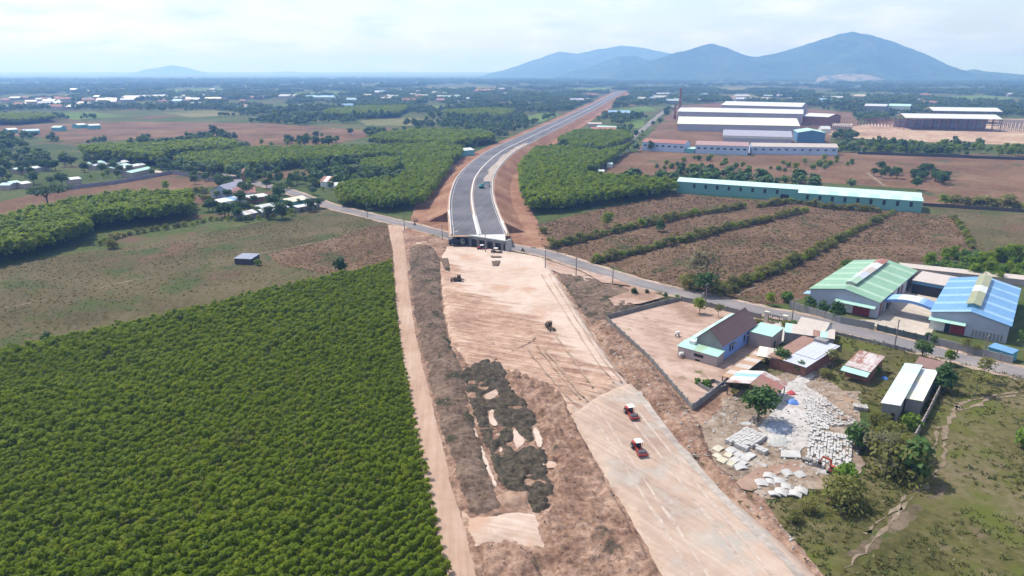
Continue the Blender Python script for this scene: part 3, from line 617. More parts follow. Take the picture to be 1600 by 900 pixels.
m = MB(); m.bar((l1[0], l1[1], 2.1), (r1[0], r1[1], 2.1), .5, 4.2); m.build('far_abutment', m_conc_dark, br)
for x in (-.4, Lb + .4):
    w = MB(); w.box((x, 1.6, 2.6), (.45, 4.0, 5.1)); w.build('wing_wall', m_conc, br)
# ------------------------------------------------------------------ leaves and crowns
m_leaf_plant = leafmat('plantation_leaf', [(.112, .165, .008), (.16, .228, .010), (.215, .26, .016)], .56, tint=((.14, .13, .05), .03, .64), nscale=.022, hv=.55)
m_leaf_mid = leafmat('mid_leaf', [(.10, .158, .010), (.152, .225, .012), (.21, .26, .018)], .55, nscale=.02)
m_leaf_dark = leafmat('dark_leaf', [(.028, .060, .018), (.048, .10, .026), (.085, .14, .035)], .25)
m_leaf_far = leafmat('forest_leaf', [(.042, .090, .028), (.072, .132, .038), (.12, .17, .05)], .25, nscale=.006, hv=.35)
m_leaf_olive = leafmat('olive_leaf', [(.10, .112, .028), (.16, .168, .045), (.22, .21, .075)], .4)
m_leaf_dry = leafmat('dry_twigs', [(.095, .09, .045), (.14, .13, .07), (.19, .17, .105)], .2)
m_leaf_bright = leafmat('fresh_leaf', [(.06, .12, .015), (.10, .18, .02), (.16, .23, .03)], .35)
m_bark = plain('bark', (.16, .125, .095), .95, .2, 1.5, spec=.05)
m_bark_pale = plain('pale_bark', (.30, .26, .22), .95, .15, 1.5, spec=.05)

def crown_mesh(name, mat, n, rx, rz, z0, leaf, seed, lobes=7, up=.5, flat=0.0, aspect=1.0, spread=.55, shell=.55, rnd=.55):
    """many small leaf faces gathered in lobes through an uneven crown; z0 = underside"""
    r = np.random.default_rng(seed); th = r.uniform(0, 6.283, lobes); q = np.sqrt(r.uniform(0, 1, lobes)) * spread; q[0] *= .2
    cz = r.uniform(-.55, .5, lobes); cz[0] = .45; C = np.c_[np.cos(th) * q * rx, np.sin(th) * q * rx, z0 + rz + cz * rz * (1 - flat)]; ls = r.uniform(.38, .62, lobes)
    k = r.integers(0, lobes, n); d = r.normal(0, 1, (n, 3)); d /= np.linalg.norm(d, axis=1)[:, None]; d[:, 2] = np.where(d[:, 2] < -.35, -d[:, 2], d[:, 2])
    rad = (shell + (1 - shell) * r.uniform(0, 1, n) ** .6) * ls[k]
    P = C[k] + d * rad[:, None] * np.array((rx, rx, rz * (1 - flat * .5)))
    P += r.normal(0, .06, (n, 3)) * rx
    nr = d * .8 + r.normal(0, rnd, (n, 3)); nr[:, 2] += up; nr /= np.linalg.norm(nr, axis=1)[:, None]
    t = np.cross(nr, r.normal(0, 1, (n, 3))); t /= np.linalg.norm(t, axis=1)[:, None]; b = np.cross(nr, t)
    s = (leaf * r.uniform(.55, 1.25, n))[:, None]; t = t * s * aspect; b = b * s / aspect
    V = np.stack([P - t * .5 - b * .28, P + t * .12 - b * .55, P + t * .55 + b * .1, P - t * .1 + b * .55], 1).reshape(-1, 3)
    return npmesh(name, V, np.arange(4 * n).reshape(n, 4), mat)

def trunk_mesh(name, h, r0, mat, limbs=4, spread=1.2, seed=0, top=None):
    m = MB(); rr = random.Random(seed); m.cyl((0, 0, -.15), (0, 0, h), r0, r0 * .65, 7)
    for k in range(limbs):
        a = 6.28 * k / limbs + rr.uniform(-.4, .4); z = h * rr.uniform(.6, .95); m.cyl((0, 0, z), (math.cos(a) * spread, math.sin(a) * spread, z + spread * rr.uniform(.6, 1.3)), r0 * .5, r0 * .15, 5)
    return m.mesh(name, mat)

PROTO = {}
def proto(key, kind, crown, trunk):
    PROTO[key] = (kind, crown, trunk)
def tree(key, px, py, s, label, cat='tree', group=None, rz=None, world=None, sz=None, z=0.0):
    kind, cm, tm = PROTO[key]; x, y = world or gp(px, py)
    o = empty(kind, (x, y, z), random.uniform(0, 6.28) if rz is None else rz, label, cat, group); o.scale = (s, s, sz or s)
    link('crown', cm, o)
    if tm: link('trunk', tm, o)
    return o
def loose(me): return bpy.data.objects.new(me.name, me)     # a kind for scatter(), not placed in the scene by itself

# kinds (unit sizes in metres)
PL = [crown_mesh('plantation_crown', m_leaf_plant, 140, .97, .95, .65, .31, 100 + i, 4, up=.5, rnd=.3, spread=.35, shell=.7) for i in range(5)]
PLT = trunk_mesh('plantation_trunk', 1.7, .06, m_bark, 3, .4)
for i in range(5): proto('plant%d' % i, 'plantation_tree', PL[i], PLT)
BL = [crown_mesh('broad_crown', m_leaf_dark, 900, 3.4, 2.3, 1.6, .60, 200 + i, 12, up=.4) for i in range(3)]
BT = [trunk_mesh('broad_trunk', 2.6, .24, m_bark, 5, 1.5, i) for i in range(3)]
for i in range(3): proto('broad%d' % i, 'broadleaf_tree', BL[i], BT[i])
proto('small', 'small_tree', crown_mesh('small_crown', m_leaf_mid, 420, 1.7, 1.6, .9, .42, 300, 8), trunk_mesh('small_trunk', 1.7, .1, m_bark, 4, .7))
proto('dark', 'dark_shrub', crown_mesh('dark_shrub_crown', m_leaf_dark, 520, 1.5, 1.5, .1, .40, 301, 8), trunk_mesh('shrub_stem', .8, .08, m_bark, 4, .5))
proto('olive', 'olive_bush', crown_mesh('olive_crown', m_leaf_olive, 1500, 3.4, 2.0, -.1, .40, 302, 14, aspect=1.5), trunk_mesh('bush_stem', 1.2, .12, m_bark, 6, 1.3))
proto('wispy', 'wispy_tree', crown_mesh('wispy_crown', m_leaf_dry, 900, 3.2, 3.0, .6, .36, 303, 12, aspect=2.2, shell=.2, spread=.75), trunk_mesh('wispy_trunk', 3.6, .12, m_bark_pale, 7, 1.8))
proto('sparse', 'sparse_tree', crown_mesh('sparse_crown', m_leaf_olive, 260, 2.2, 1.5, 2.2, .42, 304, 7, spread=.8), trunk_mesh('sparse_trunk', 2.6, .09, m_bark_pale, 5, 1.3))
proto('fresh', 'green_shrub', crown_mesh('fresh_crown', m_leaf_bright, 420, 1.6, 1.2, -.05, .42, 305, 8), trunk_mesh('fresh_stem', .7, .07, m_bark, 4, .5))
proto('hedge', 'hedge_shrub', crown_mesh('hedge_crown', m_leaf_olive, 380, 2.3, 1.7, -.2, .52, 306, 9, aspect=1.4), None)
proto('hedge2', 'hedge_shrub', crown_mesh('hedge_crown', m_leaf_olive, 380, 2.2, 2.0, -.2, .52, 307, 9, aspect=1.4), None)
proto('hedge3', 'hedge_shrub', crown_mesh('hedge_crown', m_leaf_mid, 300, 2.0, 1.7, -.2, .50, 308, 9, aspect=1.3), None)
def flatcrown(): return crown_mesh('umbrella_crown', m_leaf_dark, 1500, 9, 2.4, 7.2, 1.0, 310, 22, flat=.75, spread=.95)
proto('umbrella', 'umbrella_tree', flatcrown(), trunk_mesh('umbrella_trunk', 7.0, .55, m_bark, 8, 5.0, 3))
FARC = [crown_mesh('forest_crown', m_leaf_far, 130, 4.2, 3.6, 1.6, 1.9, 400 + i, 8, up=.4) for i in range(4)]
FART = trunk_mesh('forest_trunk', 4, .25, m_bark, 3, 1.5)
for i in range(4): proto('forest%d' % i, 'forest_tree', FARC[i], FART)
MIDC = [crown_mesh('tall_plantation_crown', m_leaf_mid, 130, 1.55, 2.3, 1.2, .56, 420 + i, 5, up=.55, rnd=.3, spread=.4) for i in range(4)]
MIDT = trunk_mesh('tall_plantation_trunk', 5, .12, m_bark, 3, .8)
for i in range(4): proto('tall%d' % i, 'plantation_tree', MIDC[i], MIDT)
# a clump of far woodland: a dozen crowns in one piece
def grove_mesh(seed):
    r = np.random.default_rng(seed); Vs, n = [], 0
    for k in range(12):
        me = FARC[k % 4]; co = np.zeros(len(me.vertices) * 3, np.float32); me.vertices.foreach_get('co', co); co = co.reshape(-1, 3)[: 4 * 55] * r.uniform(.9, 1.5)
        co[:, 0] += r.uniform(-15, 15); co[:, 1] += r.uniform(-15, 15); Vs.append(co)
    V = np.concatenate(Vs); return npmesh('grove', V, np.arange(len(V)).reshape(-1, 4), m_leaf_far)
GROVE = [loose(grove_mesh(500 + i)) for i in range(3)]
FARP = [loose(m) for m in FARC]; MIDP = [loose(m) for m in MIDC]; PLP = [loose(m) for m in PL]

# ------------------------------------------------------------------ the young plantation in front
PLANT = [(-70, 576), (0, 556), (150, 521), (300, 489), (430, 456), (545, 430), (613, 413), (616, 450), (620, 500), (632, 570), (646, 640), (662, 715), (677, 785), (690, 850), (728, 1005), (-260, 1005)]
ax, ay = gp(392, 842); bx, by = gp(640, 700)
ROW = math.atan2(by - ay, bx - ax)
pts = rows_in(PLANT, 1.0, 1.85, ROW, 5, .08)
wob = fbm(pts[:, 0], pts[:, 1], 22, 4, 3)
keep = fbm(pts[:, 0], pts[:, 1], 7, 4, 12) + rng.normal(0, .03, len(pts)) > .2
pts, wob = pts[keep], wob[keep]; sc = (.85 + .5 * (wob - .3)) * rng.uniform(.85, 1.18, len(pts))
ed = edge_dist(pts[:, 0], pts[:, 1], W2(PLANT)); sc *= np.where(ed < 2, .85, 1)
inview = (np.abs(pts[:, 0]) < .76 * (pts[:, 1] * .953 + 22)) & (pts[:, 1] > 80)
order = np.argsort(np.where(inview, pts[:, 1] ** 2 + pts[:, 0] ** 2, 1e9)); near = order[:300]; rest = order[300:]
for k, i in enumerate(near):
    tree('plant%d' % (k % 5), 0, 0, sc[i], 'young plantation tree with a yellow-green crown, planted in a row near the haul road', 'tree', 'plantation trees', world=(pts[i, 0], pts[i, 1]), sz=sc[i] * random.uniform(.9, 1.2))
scatter('plantation_trees', np.c_[pts[rest], np.zeros(len(rest))], np.c_[sc[rest], sc[rest], sc[rest] * rng.uniform(.85, 1.25, len(rest))], PLP, 3, .06)
patch('plantation_floor', PLANT, .04, soil('lightened_weeds', [(.06, .085, .012), (.09, .11, .02), (.13, .125, .045)], .1, .8, bmp=.6), jit=.6, step=2)  # weed-green floor colour, lightened to brighten the gaps between crowns

# ------------------------------------------------------------------ tall plantation blocks in the middle distance
BLOCKS = [([(-40, 372), (0, 366), (120, 332), (200, 322), (300, 318), (302, 342), (240, 352), (142, 362), (140, 378), (60, 402), (-40, 424)], 1.5, 'a'),
          ([(275, 258), (300, 249), (400, 241), (560, 239), (690, 235), (724, 240), (715, 258), (690, 262), (600, 252), (530, 257), (470, 263), (400, 269), (360, 272), (285, 264)], 1.25, 'b'),
          ([(562, 263), (600, 257), (690, 257), (708, 262), (697, 280), (680, 303), (662, 326), (600, 333), (532, 323), (522, 306), (545, 298), (620, 291), (640, 277), (575, 273)], 1.2, 'c'),
          ([(812, 268), (835, 242), (880, 240), (940, 248), (985, 236), (940, 268), (905, 285), (1000, 292), (1058, 298), (1055, 306), (960, 320), (880, 332), (825, 336), (815, 310)], 1.3, 'd'),
          ([(128, 245), (260, 240), (345, 233), (368, 236), (370, 246), (262, 254), (255, 262), (140, 252)], 1.7, 'e'),
          ([(575, 228), (600, 218), (660, 213), (760, 215), (775, 224), (700, 236), (640, 234)], 1.4, 'f'),
          ([(690, 180), (760, 176), (805, 178), (790, 188), (730, 188)], 1.3, 'g'), ([(505, 180), (560, 172), (640, 172), (620, 184), (520, 186)], 1.3, 'h'),
          ([(-30, 186), (60, 184), (90, 190), (30, 196), (-30, 196)], 1.3, 'i'), ([(870, 225), (900, 210), (975, 212), (990, 222), (940, 240), (890, 238)], 1.1, 'j')]
for pl, s, key in BLOCKS:
    wp = W2(pl); Y = np.mean([p[1] for p in wp]); st = 1.75 + Y / 480
    p = rows_in(pl, st * .9, st, .5, int(Y), .25); n = len(p); q = s * rng.uniform(.86, 1.12, n) * (1 + Y / 4000)
    scatter('plantation_block', np.c_[p, np.zeros(n)], np.c_[q * (1 + Y / 1800), q * (1 + Y / 1800), q], MIDP, int(Y), .05)

# ------------------------------------------------------------------ woodland out to the hills
CLEAR = [W2(p) for p in (F_OLIVE, F_BROWN, F_FAR_R, F_WALLED, F_FAR_L, F_OLIVE_R, F_SITE, F_FACT, F_STRIP_L, F_GAP1)] + [W2(b[0]) for b in BLOCKS]
VILL = [(-10, 300), (60, 296), (95, 292), (180, 284), (270, 268), (345, 284), (400, 286), (500, 300), (520, 322), (440, 345), (340, 335), (320, 300), (260, 262), (200, 248), (140, 256), (20, 262)]
CLEAR += [W2(f) for f in FFIELDS]
CLEAR += [W2(VILL), [tuple(p[:2]) for p in offs(MX, 36)] + [tuple(p[:2]) for p in offs(MX, -36)][::-1], W2([(895, 292), (1035, 163), (1062, 163), (935, 292)])]
CLEAR += [W2([(-200, 660), (-200, 430), (120, 395), (300, 300), (520, 325), (700, 365), (860, 390), (930, 300), (1060, 290), (1440, 320), (1800, 345), (2600, 900), (-200, 900)])]
def free(p, grow=0):
    m = np.ones(len(p), bool)
    for c in CLEAR: m &= ~inpoly(p[:, 0], p[:, 1], c)
    return m
def wood(name, y0, y1, dens, seed, prot, smin, smax, thr, nsc):
    r = np.random.default_rng(seed); xm0, xm1 = 1.05 * y0, 1.05 * y1; A = (xm0 + xm1) * (y1 - y0); n = int(A * dens)
    y = r.uniform(y0, y1, n); x = r.uniform(-1.05, 1.05, n) * y1; k = np.abs(x) < 1.05 * y; p = np.c_[x[k], y[k]]
    p = p[free(p)]; f = fbm(p[:, 0], p[:, 1], nsc, 4, seed); p = p[f > thr]
    n = len(p); s = r.uniform(smin, smax, n) * (1 + .5 * (fbm(p[:, 0], p[:, 1], nsc * .6, 3, seed + 3) - .5))
    return scatter(name, np.c_[p, np.zeros(n)], np.c_[s, s, s * r.uniform(.8, 1.2, n)], prot, seed, .04), p
wood('woodland', 430, 800, .020, 31, FARP, .5, 1.1, .50, 60)
wood('woodland', 800, 1500, .012, 32, FARP, .6, 1.3, .49, 110)
wood('far_woodland', 1500, 3000, .0010, 33, GROVE, .7, 1.1, .44, 220)
wood('far_woodland', 3000, 6500, .00030, 34, GROVE, .9, 1.4, .42, 400)
# ------------------------------------------------------------------ hills
m_hill = soil('hill_forest', [(.018, .040, .018), (.042, .078, .03), (.085, .115, .05)], .003, .02, bmp=.8, bdist=30)
m_scar = m_hill
def hill(prof, Y, wid, seed, rough=.1, nx=150, ny=50, scar=None):
    """ridge whose skyline is the given profile; slopes fall off both ways with spurs and gullies"""
    q = [gz(px, py, Y) for px, py in prof]; X = np.array([a for a, b in q]); Z = np.array([b for a, b in q]); xs = np.linspace(X[0], X[-1], nx); zt = np.interp(xs, X, Z)
    ys = np.linspace(-wid * 1.15, wid, ny); gx, gy = np.meshgrid(xs, ys); zz = np.broadcast_to(zt, gx.shape)
    f = np.clip(1 - np.abs(gy) / wid, 0, 1); f = f ** 1.15
    nz = fbm(gx.ravel(), gy.ravel() * 1.2, wid * .45, 5, seed).reshape(gx.shape) - .5
    f2 = f * (1 + 1.9 * nz * (1 - f) * 1.7); h = zz * np.clip(f2, 0, 1.02) + (fbm(gx.ravel(), gy.ravel(), 90, 4, seed + 7).reshape(gx.shape) - .5) * 22 * np.clip(zz / 150, 0, 1) * (f > 0)
    edge = np.clip(np.minimum(gx - xs[0], xs[-1] - gx) / 200, 0, 1); h = h * edge - 6 * (f <= 0)
    V = np.c_[gx.ravel(), (gy + Y).ravel(), h.ravel()]; i = np.arange(nx * ny).reshape(ny, nx); FC = np.stack([i[:-1, :-1], i[:-1, 1:], i[1:, 1:], i[1:, :-1]], -1).reshape(-1, 4)
    return tag(link('hill', npmesh('hill', V, FC, m_hill, True)), kind='structure')
hill([(930, 124), (960, 112), (1000, 101), (1050, 84), (1085, 74), (1112, 67), (1135, 74), (1160, 85), (1185, 89), (1210, 84), (1240, 75), (1280, 61), (1310, 53), (1332, 50), (1360, 54), (1400, 66), (1440, 82), (1475, 98), (1500, 113), (1520, 108), (1545, 112), (1575, 124), (1600, 131)], 6000, 900, 5)
hill([(855, 120), (900, 110), (940, 97), (965, 88), (990, 87), (1020, 97), (1060, 110), (1100, 122)], 6900, 600, 9)
hill([(740, 120), (790, 109), (830, 95), (875, 80), (900, 84), (930, 77), (970, 70), (1010, 76), (1060, 86), (1120, 100), (1180, 115)], 9200, 1300, 6)
hill([(205, 117), (225, 109), (245, 106), (270, 101), (295, 106), (315, 114), (330, 117)], 14000, 800, 7, nx=60, ny=24)
hill([(1560, 131), (1600, 125), (1680, 118), (1800, 112), (1900, 120)], 9000, 700, 8, nx=60, ny=24)
hill([(-100, 113.2), (100, 113), (200, 112.6), (420, 113), (450, 111.6), (480, 113), (800, 113)], 17500, 900, 12, nx=60, ny=16)
# bare quarry face at the foot of the large hill
m_quarry = soil('quarry_rock', [(.14, .115, .09), (.24, .19, .16), (.34, .27, .23)], .01, .05, bmp=.4, bdist=4, spots=[((.045, .085, .035), .006, .50, .04)])
qv = [(1196, 131), (1230, 128), (1270, 121), (1300, 117), (1330, 115), (1362, 118), (1380, 126), (1420, 131)]
top = [gz(px, py, 5250) for px, py in qv]; V = []; r = np.random.default_rng(2); nq = 40; xs = np.linspace(top[0][0], top[-1][0], nq); zt = np.interp(xs, [a for a, b in top], [b for a, b in top])
for j in range(8):
    t = j / 7
    for x, z in zip(xs, zt): V.append((x, 4900 + 350 * t + r.normal(0, 12), max(0, z) * (t ** 1.4) + r.normal(0, 3) * (0 < j < 7)))
for x, z in zip(xs, zt): V.append((x, 5420, -4))
FC = np.array([(j * nq + i, j * nq + i + 1, (j + 1) * nq + i + 1, (j + 1) * nq + i) for j in range(8) for i in range(nq - 1)])
tag(link('quarry', npmesh('quarry', np.array(V), FC, m_quarry, False)), kind='structure')
# ------------------------------------------------------------------ buildings
def tin(name, col, rust=None, rough=.45, gap=.9):
    """profiled sheet: fine ribs across the slope, slight fading, optional rust"""
    m, t, b = nodes(name); b.inputs['Roughness'].default_value = rough; b.inputs['Specular IOR Level'].default_value = .35
    col = tuple(k * .88 for k in col)
    tcn = t.nodes.new('ShaderNodeTexCoord'); v = tcn.outputs['Object']; n = noise(t, v, .25, 5, .65); w = t.nodes.new('ShaderNodeTexWave'); w.inputs['Scale'].default_value = 1.0 / gap; w.bands_direction = 'X'
    t.links.new(v, w.inputs['Vector']); st = noise(t, v, 1.0, 3, .6, (.5, 6), 0)
    c = ramp(t, mixc(t, .5, n, st), [(.3, tuple(k * .82 for k in col)), (.7, tuple(min(1, k * 1.08) for k in col))])
    if rust: c = mixc(t, ramp(t, mixc(t, .4, noise(t, v, .35, 6, .7), st), [(rust[1], (0, 0, 0)), (rust[1] + .1, (1, 1, 1))]), c, rust[0])
    t.links.new(c, b.inputs['Base Color']); bump(t, b, w.outputs[0], .25, .05); return m
RUST = (.19, .085, .05)
T_green = tin('green_tin', (.23, .40, .27)); T_greenl = tin('pale_green_tin', (.36, .52, .38)); T_blue = tin('blue_tin', (.145, .31, .54)); T_bluel = tin('pale_blue_tin', (.27, .45, .67))
T_white = tin('white_tin', (.61, .63, .63), ((.47, .45, .42), .58)); T_grey = tin('grey_tin', (.50, .52, .60)); T_rust = tin('rusty_tin', (.30, .17, .12), (RUST, .5)); T_tan = tin('tan_tin', (.52, .45, .40), ((.35, .23, .17), .6))
T_mint = tin('mint_tin', (.38, .60, .53)); T_cyan = tin('pale_cyan_tin', (.50, .70, .68)); T_brown = tin('brown_tile', (.145, .088, .085), None, .8, .4); T_cream = tin('cream_tin', (.74, .70, .54)); T_redr = tin('red_tile', (.33, .15, .125), None, .8, .4)
T_mix = tin('patched_tin', (.55, .50, .49), ((.25, .12, .085), .45)); T_lilac = tin('lilac_grey_tin', (.34, .33, .40))
W_lav = plain('lavender_wall', (.42, .44, .54), .8, .06, .2); W_teal = plain('teal_wall', (.16, .36, .34), .7, .07, .08); W_white = plain('white_wall', (.72, .72, .70), .85, .06, .3, streaks=((.5, .46, .4), .64))
W_pblue = plain('pale_blue_wall', (.46, .55, .72), .8, .06, .1); W_blue = plain('blue_wall', (.25, .38, .78), .8, .05, .3); W_grey = plain('grey_wall', (.27, .265, .265), .9, .1, .3, streaks=((.17, .155, .14), .58)); W_rose = plain('rosy_wall', (.44, .36, .34), .9, .08, .3)
W_brick = plain('brick_wall', (.27, .13, .095), .95, .15, .8); W_bshed = plain('steel_blue_wall', (.10, .23, .38), .7, .06, .1); W_mauve = plain('mauve_wall', (.40, .37, .42), .8, .06, .05); W_tealb = plain('turquoise_wall', (.14, .40, .45), .8, .06, .2)
M_dark = plain('dark_opening', (.022, .024, .028), .6, .05, .5); M_red = plain('dark_red_door', (.25, .035, .04), .6, .08, .5); M_steel = plain('steel', (.30, .30, .31), .5, .1, .5, metal=.4); M_rsteel = plain('primed_steel', (.22, .10, .08), .7, .1, .2)
M_wood = plain('old_wood', (.16, .115, .08), .9, .2, 1.2)

def frame(FL, FR, BL, z):
    """ground frame from three corners seen at height z: returns origin, angle, width, depth"""
    a, b = Vector(gp(*FL, z)), Vector(gp(*FR, z)); u = (b - a); w = u.length; u.normalize(); v = Vector((-u.y, u.x))
    d = BL if isinstance(BL, (int, float)) else (Vector(gp(*BL, z)) - a).dot(v)
    return a, math.atan2(u.y, u.x), w, d

def frame2(FL, FR, BL, z):
    """as frame(), but the long side runs from FL to BL"""
    a, b, c = Vector(gp(*FL, z)), Vector(gp(*FR, z)), Vector(gp(*BL, z)); v = c - a; d = v.length; v.normalize(); u = Vector((v.y, -v.x)); return a, math.atan2(u.y, u.x), max(1.0, (b - a).dot(u)), d
def walls(w, d, e, r, roof, x0=0, y0=0):
    m = MB()
    if roof == 'gx': m.prism([(0, 0), (d, 0), (d, e), (d / 2, r), (0, e)], 0, w); m.v = [(p[1] + x0, p[0] + y0, p[2]) for p in m.v]
    elif roof == 'gy': m.prism([(x0, 0), (x0 + w, 0), (x0 + w, e), (x0 + w / 2, r), (x0, e)], y0, y0 + d)
    elif roof == 'mono': m.prism([(0, 0), (d, 0), (d, r), (0, e)], 0, w); m.v = [(p[1] + x0, p[0] + y0, p[2]) for p in m.v]
    elif roof == 'monox': m.prism([(x0, 0), (x0 + w, 0), (x0 + w, r), (x0, e)], y0, y0 + d)
    else: m.box((x0 + w / 2, y0 + d / 2, e / 2), (w, d, e))
    return m
def slopes(w, d, e, r, roof, o, x0=0, y0=0, dz=.03):
    """list of roof planes as quads, first edge along the eave"""
    if roof == 'gx':
        s = (r - e) / (d / 2); q = [[(-o, -o, e - s * o), (w + o, -o, e - s * o), (w + o, d / 2, r), (-o, d / 2, r)], [(w + o, d + o, e - s * o), (-o, d + o, e - s * o), (-o, d / 2, r), (w + o, d / 2, r)]]
    elif roof == 'gy':
        s = (r - e) / (w / 2); q = [[(-o, d + o, e - s * o), (-o, -o, e - s * o), (w / 2, -o, r), (w / 2, d + o, r)], [(w + o, -o, e - s * o), (w + o, d + o, e - s * o), (w / 2, d + o, r), (w / 2, -o, r)]]
    elif roof == 'mono':
        s = (r - e) / d; q = [[(-o, -o, e - s * o), (w + o, -o, e - s * o), (w + o, d + o, r + s * o), (-o, d + o, r + s * o)]]
    elif roof == 'monox':
        s = (r - e) / w; q = [[(-o, d + o, e - s * o), (-o, -o, e - s * o), (w + o, -o, r + s * o), (w + o, d + o, r + s * o)]]
    else: q = [[(-o, -o, e), (w + o, -o, e), (w + o, d + o, e), (-o, d + o, e)]]
    return [[Vector((p[0] + x0, p[1] + y0, p[2] + dz)) for p in k] for k in q]
def roof_sheets(par, quad, n, mats, t=.1, name='roof_sheet'):
    """one slope laid as n sheets side by side along the eave"""
    a, b, c, d = quad
    for k in range(n):
        s0, s1 = k / n, (k + 1) / n; g = .0
        m = MB(); m.slab([a.lerp(b, s0 + g), a.lerp(b, s1 - g), d.lerp(c, s1 - g), d.lerp(c, s0 + g)], t + .012 * (k % 2)); m.build(name, mats[k % len(mats)], par)

def bld(name, label, cat, FL, FR, BL, e, r, roof, wm, rms, n=1, o=.4, group=None, at=None, zf=None, rname='roof', open_=False):
    a, rz, w, d = at or frame(FL, FR, BL, e if zf is None else zf); h = empty(name, (a[0], a[1], 0), rz, label, cat, group)
    if open_:
        for x in np.linspace(.15, w - .15, max(2, int(w / 4) + 1)):
            for y in (.15, d - .15):
                m = MB(); zt = e + (r - e) * (x / w if roof == 'monox' else (1 - abs(2 * x / w - 1)) if roof == 'gy' else 0) - .05; m.box((x, y, zt / 2), (.18, .18, zt)); m.build('post', M_wood, h)
    else: walls(w, d, e, r, roof).build('wall', wm, h)
    for i, q in enumerate(slopes(w, d, e, r, roof, o)): roof_sheets(h, q, n, rms[i % len(rms)] if isinstance(rms[0], (list, tuple)) else rms, name=rname if n == 1 else 'roof_sheet')
    h['w'] = w; h['d'] = d; return h, w, d
def face(h, name, mat, x0, x1, z0, z1, side='f', w=0, d=0, t=.06, at=0.0):
    """a panel set on a wall: f front, b back, l left, r right"""
    m = MB(); xc, zc, dx, dz = (x0 + x1) / 2, (z0 + z1) / 2, x1 - x0, z1 - z0
    if side == 'f': m.box((xc, at - t / 2 + .02, zc), (dx, t, dz))
    elif side == 'b': m.box((xc, d + t / 2 - .02, zc), (dx, t, dz))
    elif side == 'l': m.box((at - t / 2 + .02, xc, zc), (t, dx, dz))
    else: m.box((w + t / 2 - .02, xc, zc), (t, dx, dz))
    return m.build(name, mat, h)

# --- green-roofed shed
h, w, d = bld('factory_shed', 'factory shed with a striped green tin roof and a long grey ridge vent', 'shed', (1267, 451), (1373, 472), (1341, 408), 5.3, 7.4, 'gy', W_lav, [T_green, T_green, T_greenl, T_green], 21, .5)
v = MB(); v.prism([(w / 2 - 1.3, 7.3), (w / 2 + 1.3, 7.3), (w / 2 + 1.3, 8.1), (w / 2, 8.5), (w / 2 - 1.3, 8.1)], d * .12, d * .93); v.build('ridge_vent', plain('vent_grey', (.36, .36, .35), .6, .1, .4), h)
for k in range(5):
    for s in (-1, 1):
        v = MB(); y0, y1 = d * (.12 + .162 * k), d * (.12 + .162 * (k + 1)); v.slab([(w / 2 + s * 1.7, y0, 8.05), (w / 2 + s * 1.7, y1, 8.05), (w / 2, y1, 8.55), (w / 2, y0, 8.55)], .07 + .01 * (k % 2)); v.build('vent_sheet', [T_greenl, T_grey, T_tan, T_white, T_redr][k], h)
face(h, 'door', M_red, w * .66, w * .9, 0, 3.0); face(h, 'wall_sheet', W_white, w * .42, w * .655, 0.1, 2.8)
v = MB(); v.slab([(w * .40, -2.0, 3.3), (w * .98, -2.0, 3.3), (w * .98, -.02, 3.8), (w * .40, -.02, 3.8)], .1); v.build('awning', T_mint, h)
for k in range(10): face(h, 'wall_strip', [W_brick, W_white, M_dark][k % 3], d * (.05 + .09 * k), d * (.05 + .09 * k + .05), .2, 4.2, 'r', w, d)
v = MB(); v.slab([(-2.6, 1, 2.8), (-.05, 1, 3.1), (-.05, 5, 3.1), (-2.6, 5, 2.8)], .1); v.build('side_awning', T_bluel, h)
GS = h
# --- blue-roofed shed
h, w, d = bld('factory_shed', 'factory shed with a striped sky-blue tin roof and an ochre ridge vent', 'shed', (1456, 487), (1578, 509), (1509, 438), 5.3, 7.4, 'gy', W_lav, [T_blue, T_blue, T_bluel, T_blue], 19, .5)
v = MB(); v.prism([(w / 2 - 1.4, 7.3), (w / 2 + 1.4, 7.3), (w / 2 + 1.4, 8.2), (w / 2, 8.6), (w / 2 - 1.4, 8.2)], d * .1, d * .97); v.build('ridge_vent', plain('vent_teal', (.14, .28, .34), .6, .1, .4), h)
T_ochre = tin('ochre_tin', (.30, .31, .19))
for k in range(5):
    for s in (-1, 1):
        v = MB(); y0, y1 = d * (.1 + .174 * k), d * (.1 + .174 * (k + 1)); v.slab([(w / 2 + s * 1.8, y0, 8.15), (w / 2 + s * 1.8, y1, 8.15), (w / 2, y1, 8.65), (w / 2, y0, 8.65)], .07 + .01 * (k % 2)); v.build('vent_sheet', [T_ochre, T_ochre, T_white, T_ochre, T_ochre][k], h)
face(h, 'door', M_red, w * .28, w * .47, 0, 2.9); face(h, 'wall_sheet', W_white, .2, w * .2, .1, 2.7); face(h, 'doorway', M_dark, w * .205, w * .275, 0, 2.8)
v = MB(); v.slab([(-.3, -2.0, 3.3), (w * .47, -2.0, 3.3), (w * .47, -.02, 3.8), (-.3, -.02, 3.8)], .1); v.build('awning', T_mint, h)
for k in range(9): face(h, 'grille', W_grey, w * (.56 + .045 * k), w * (.56 + .045 * k + .03), .3, 2.2)
BS = h
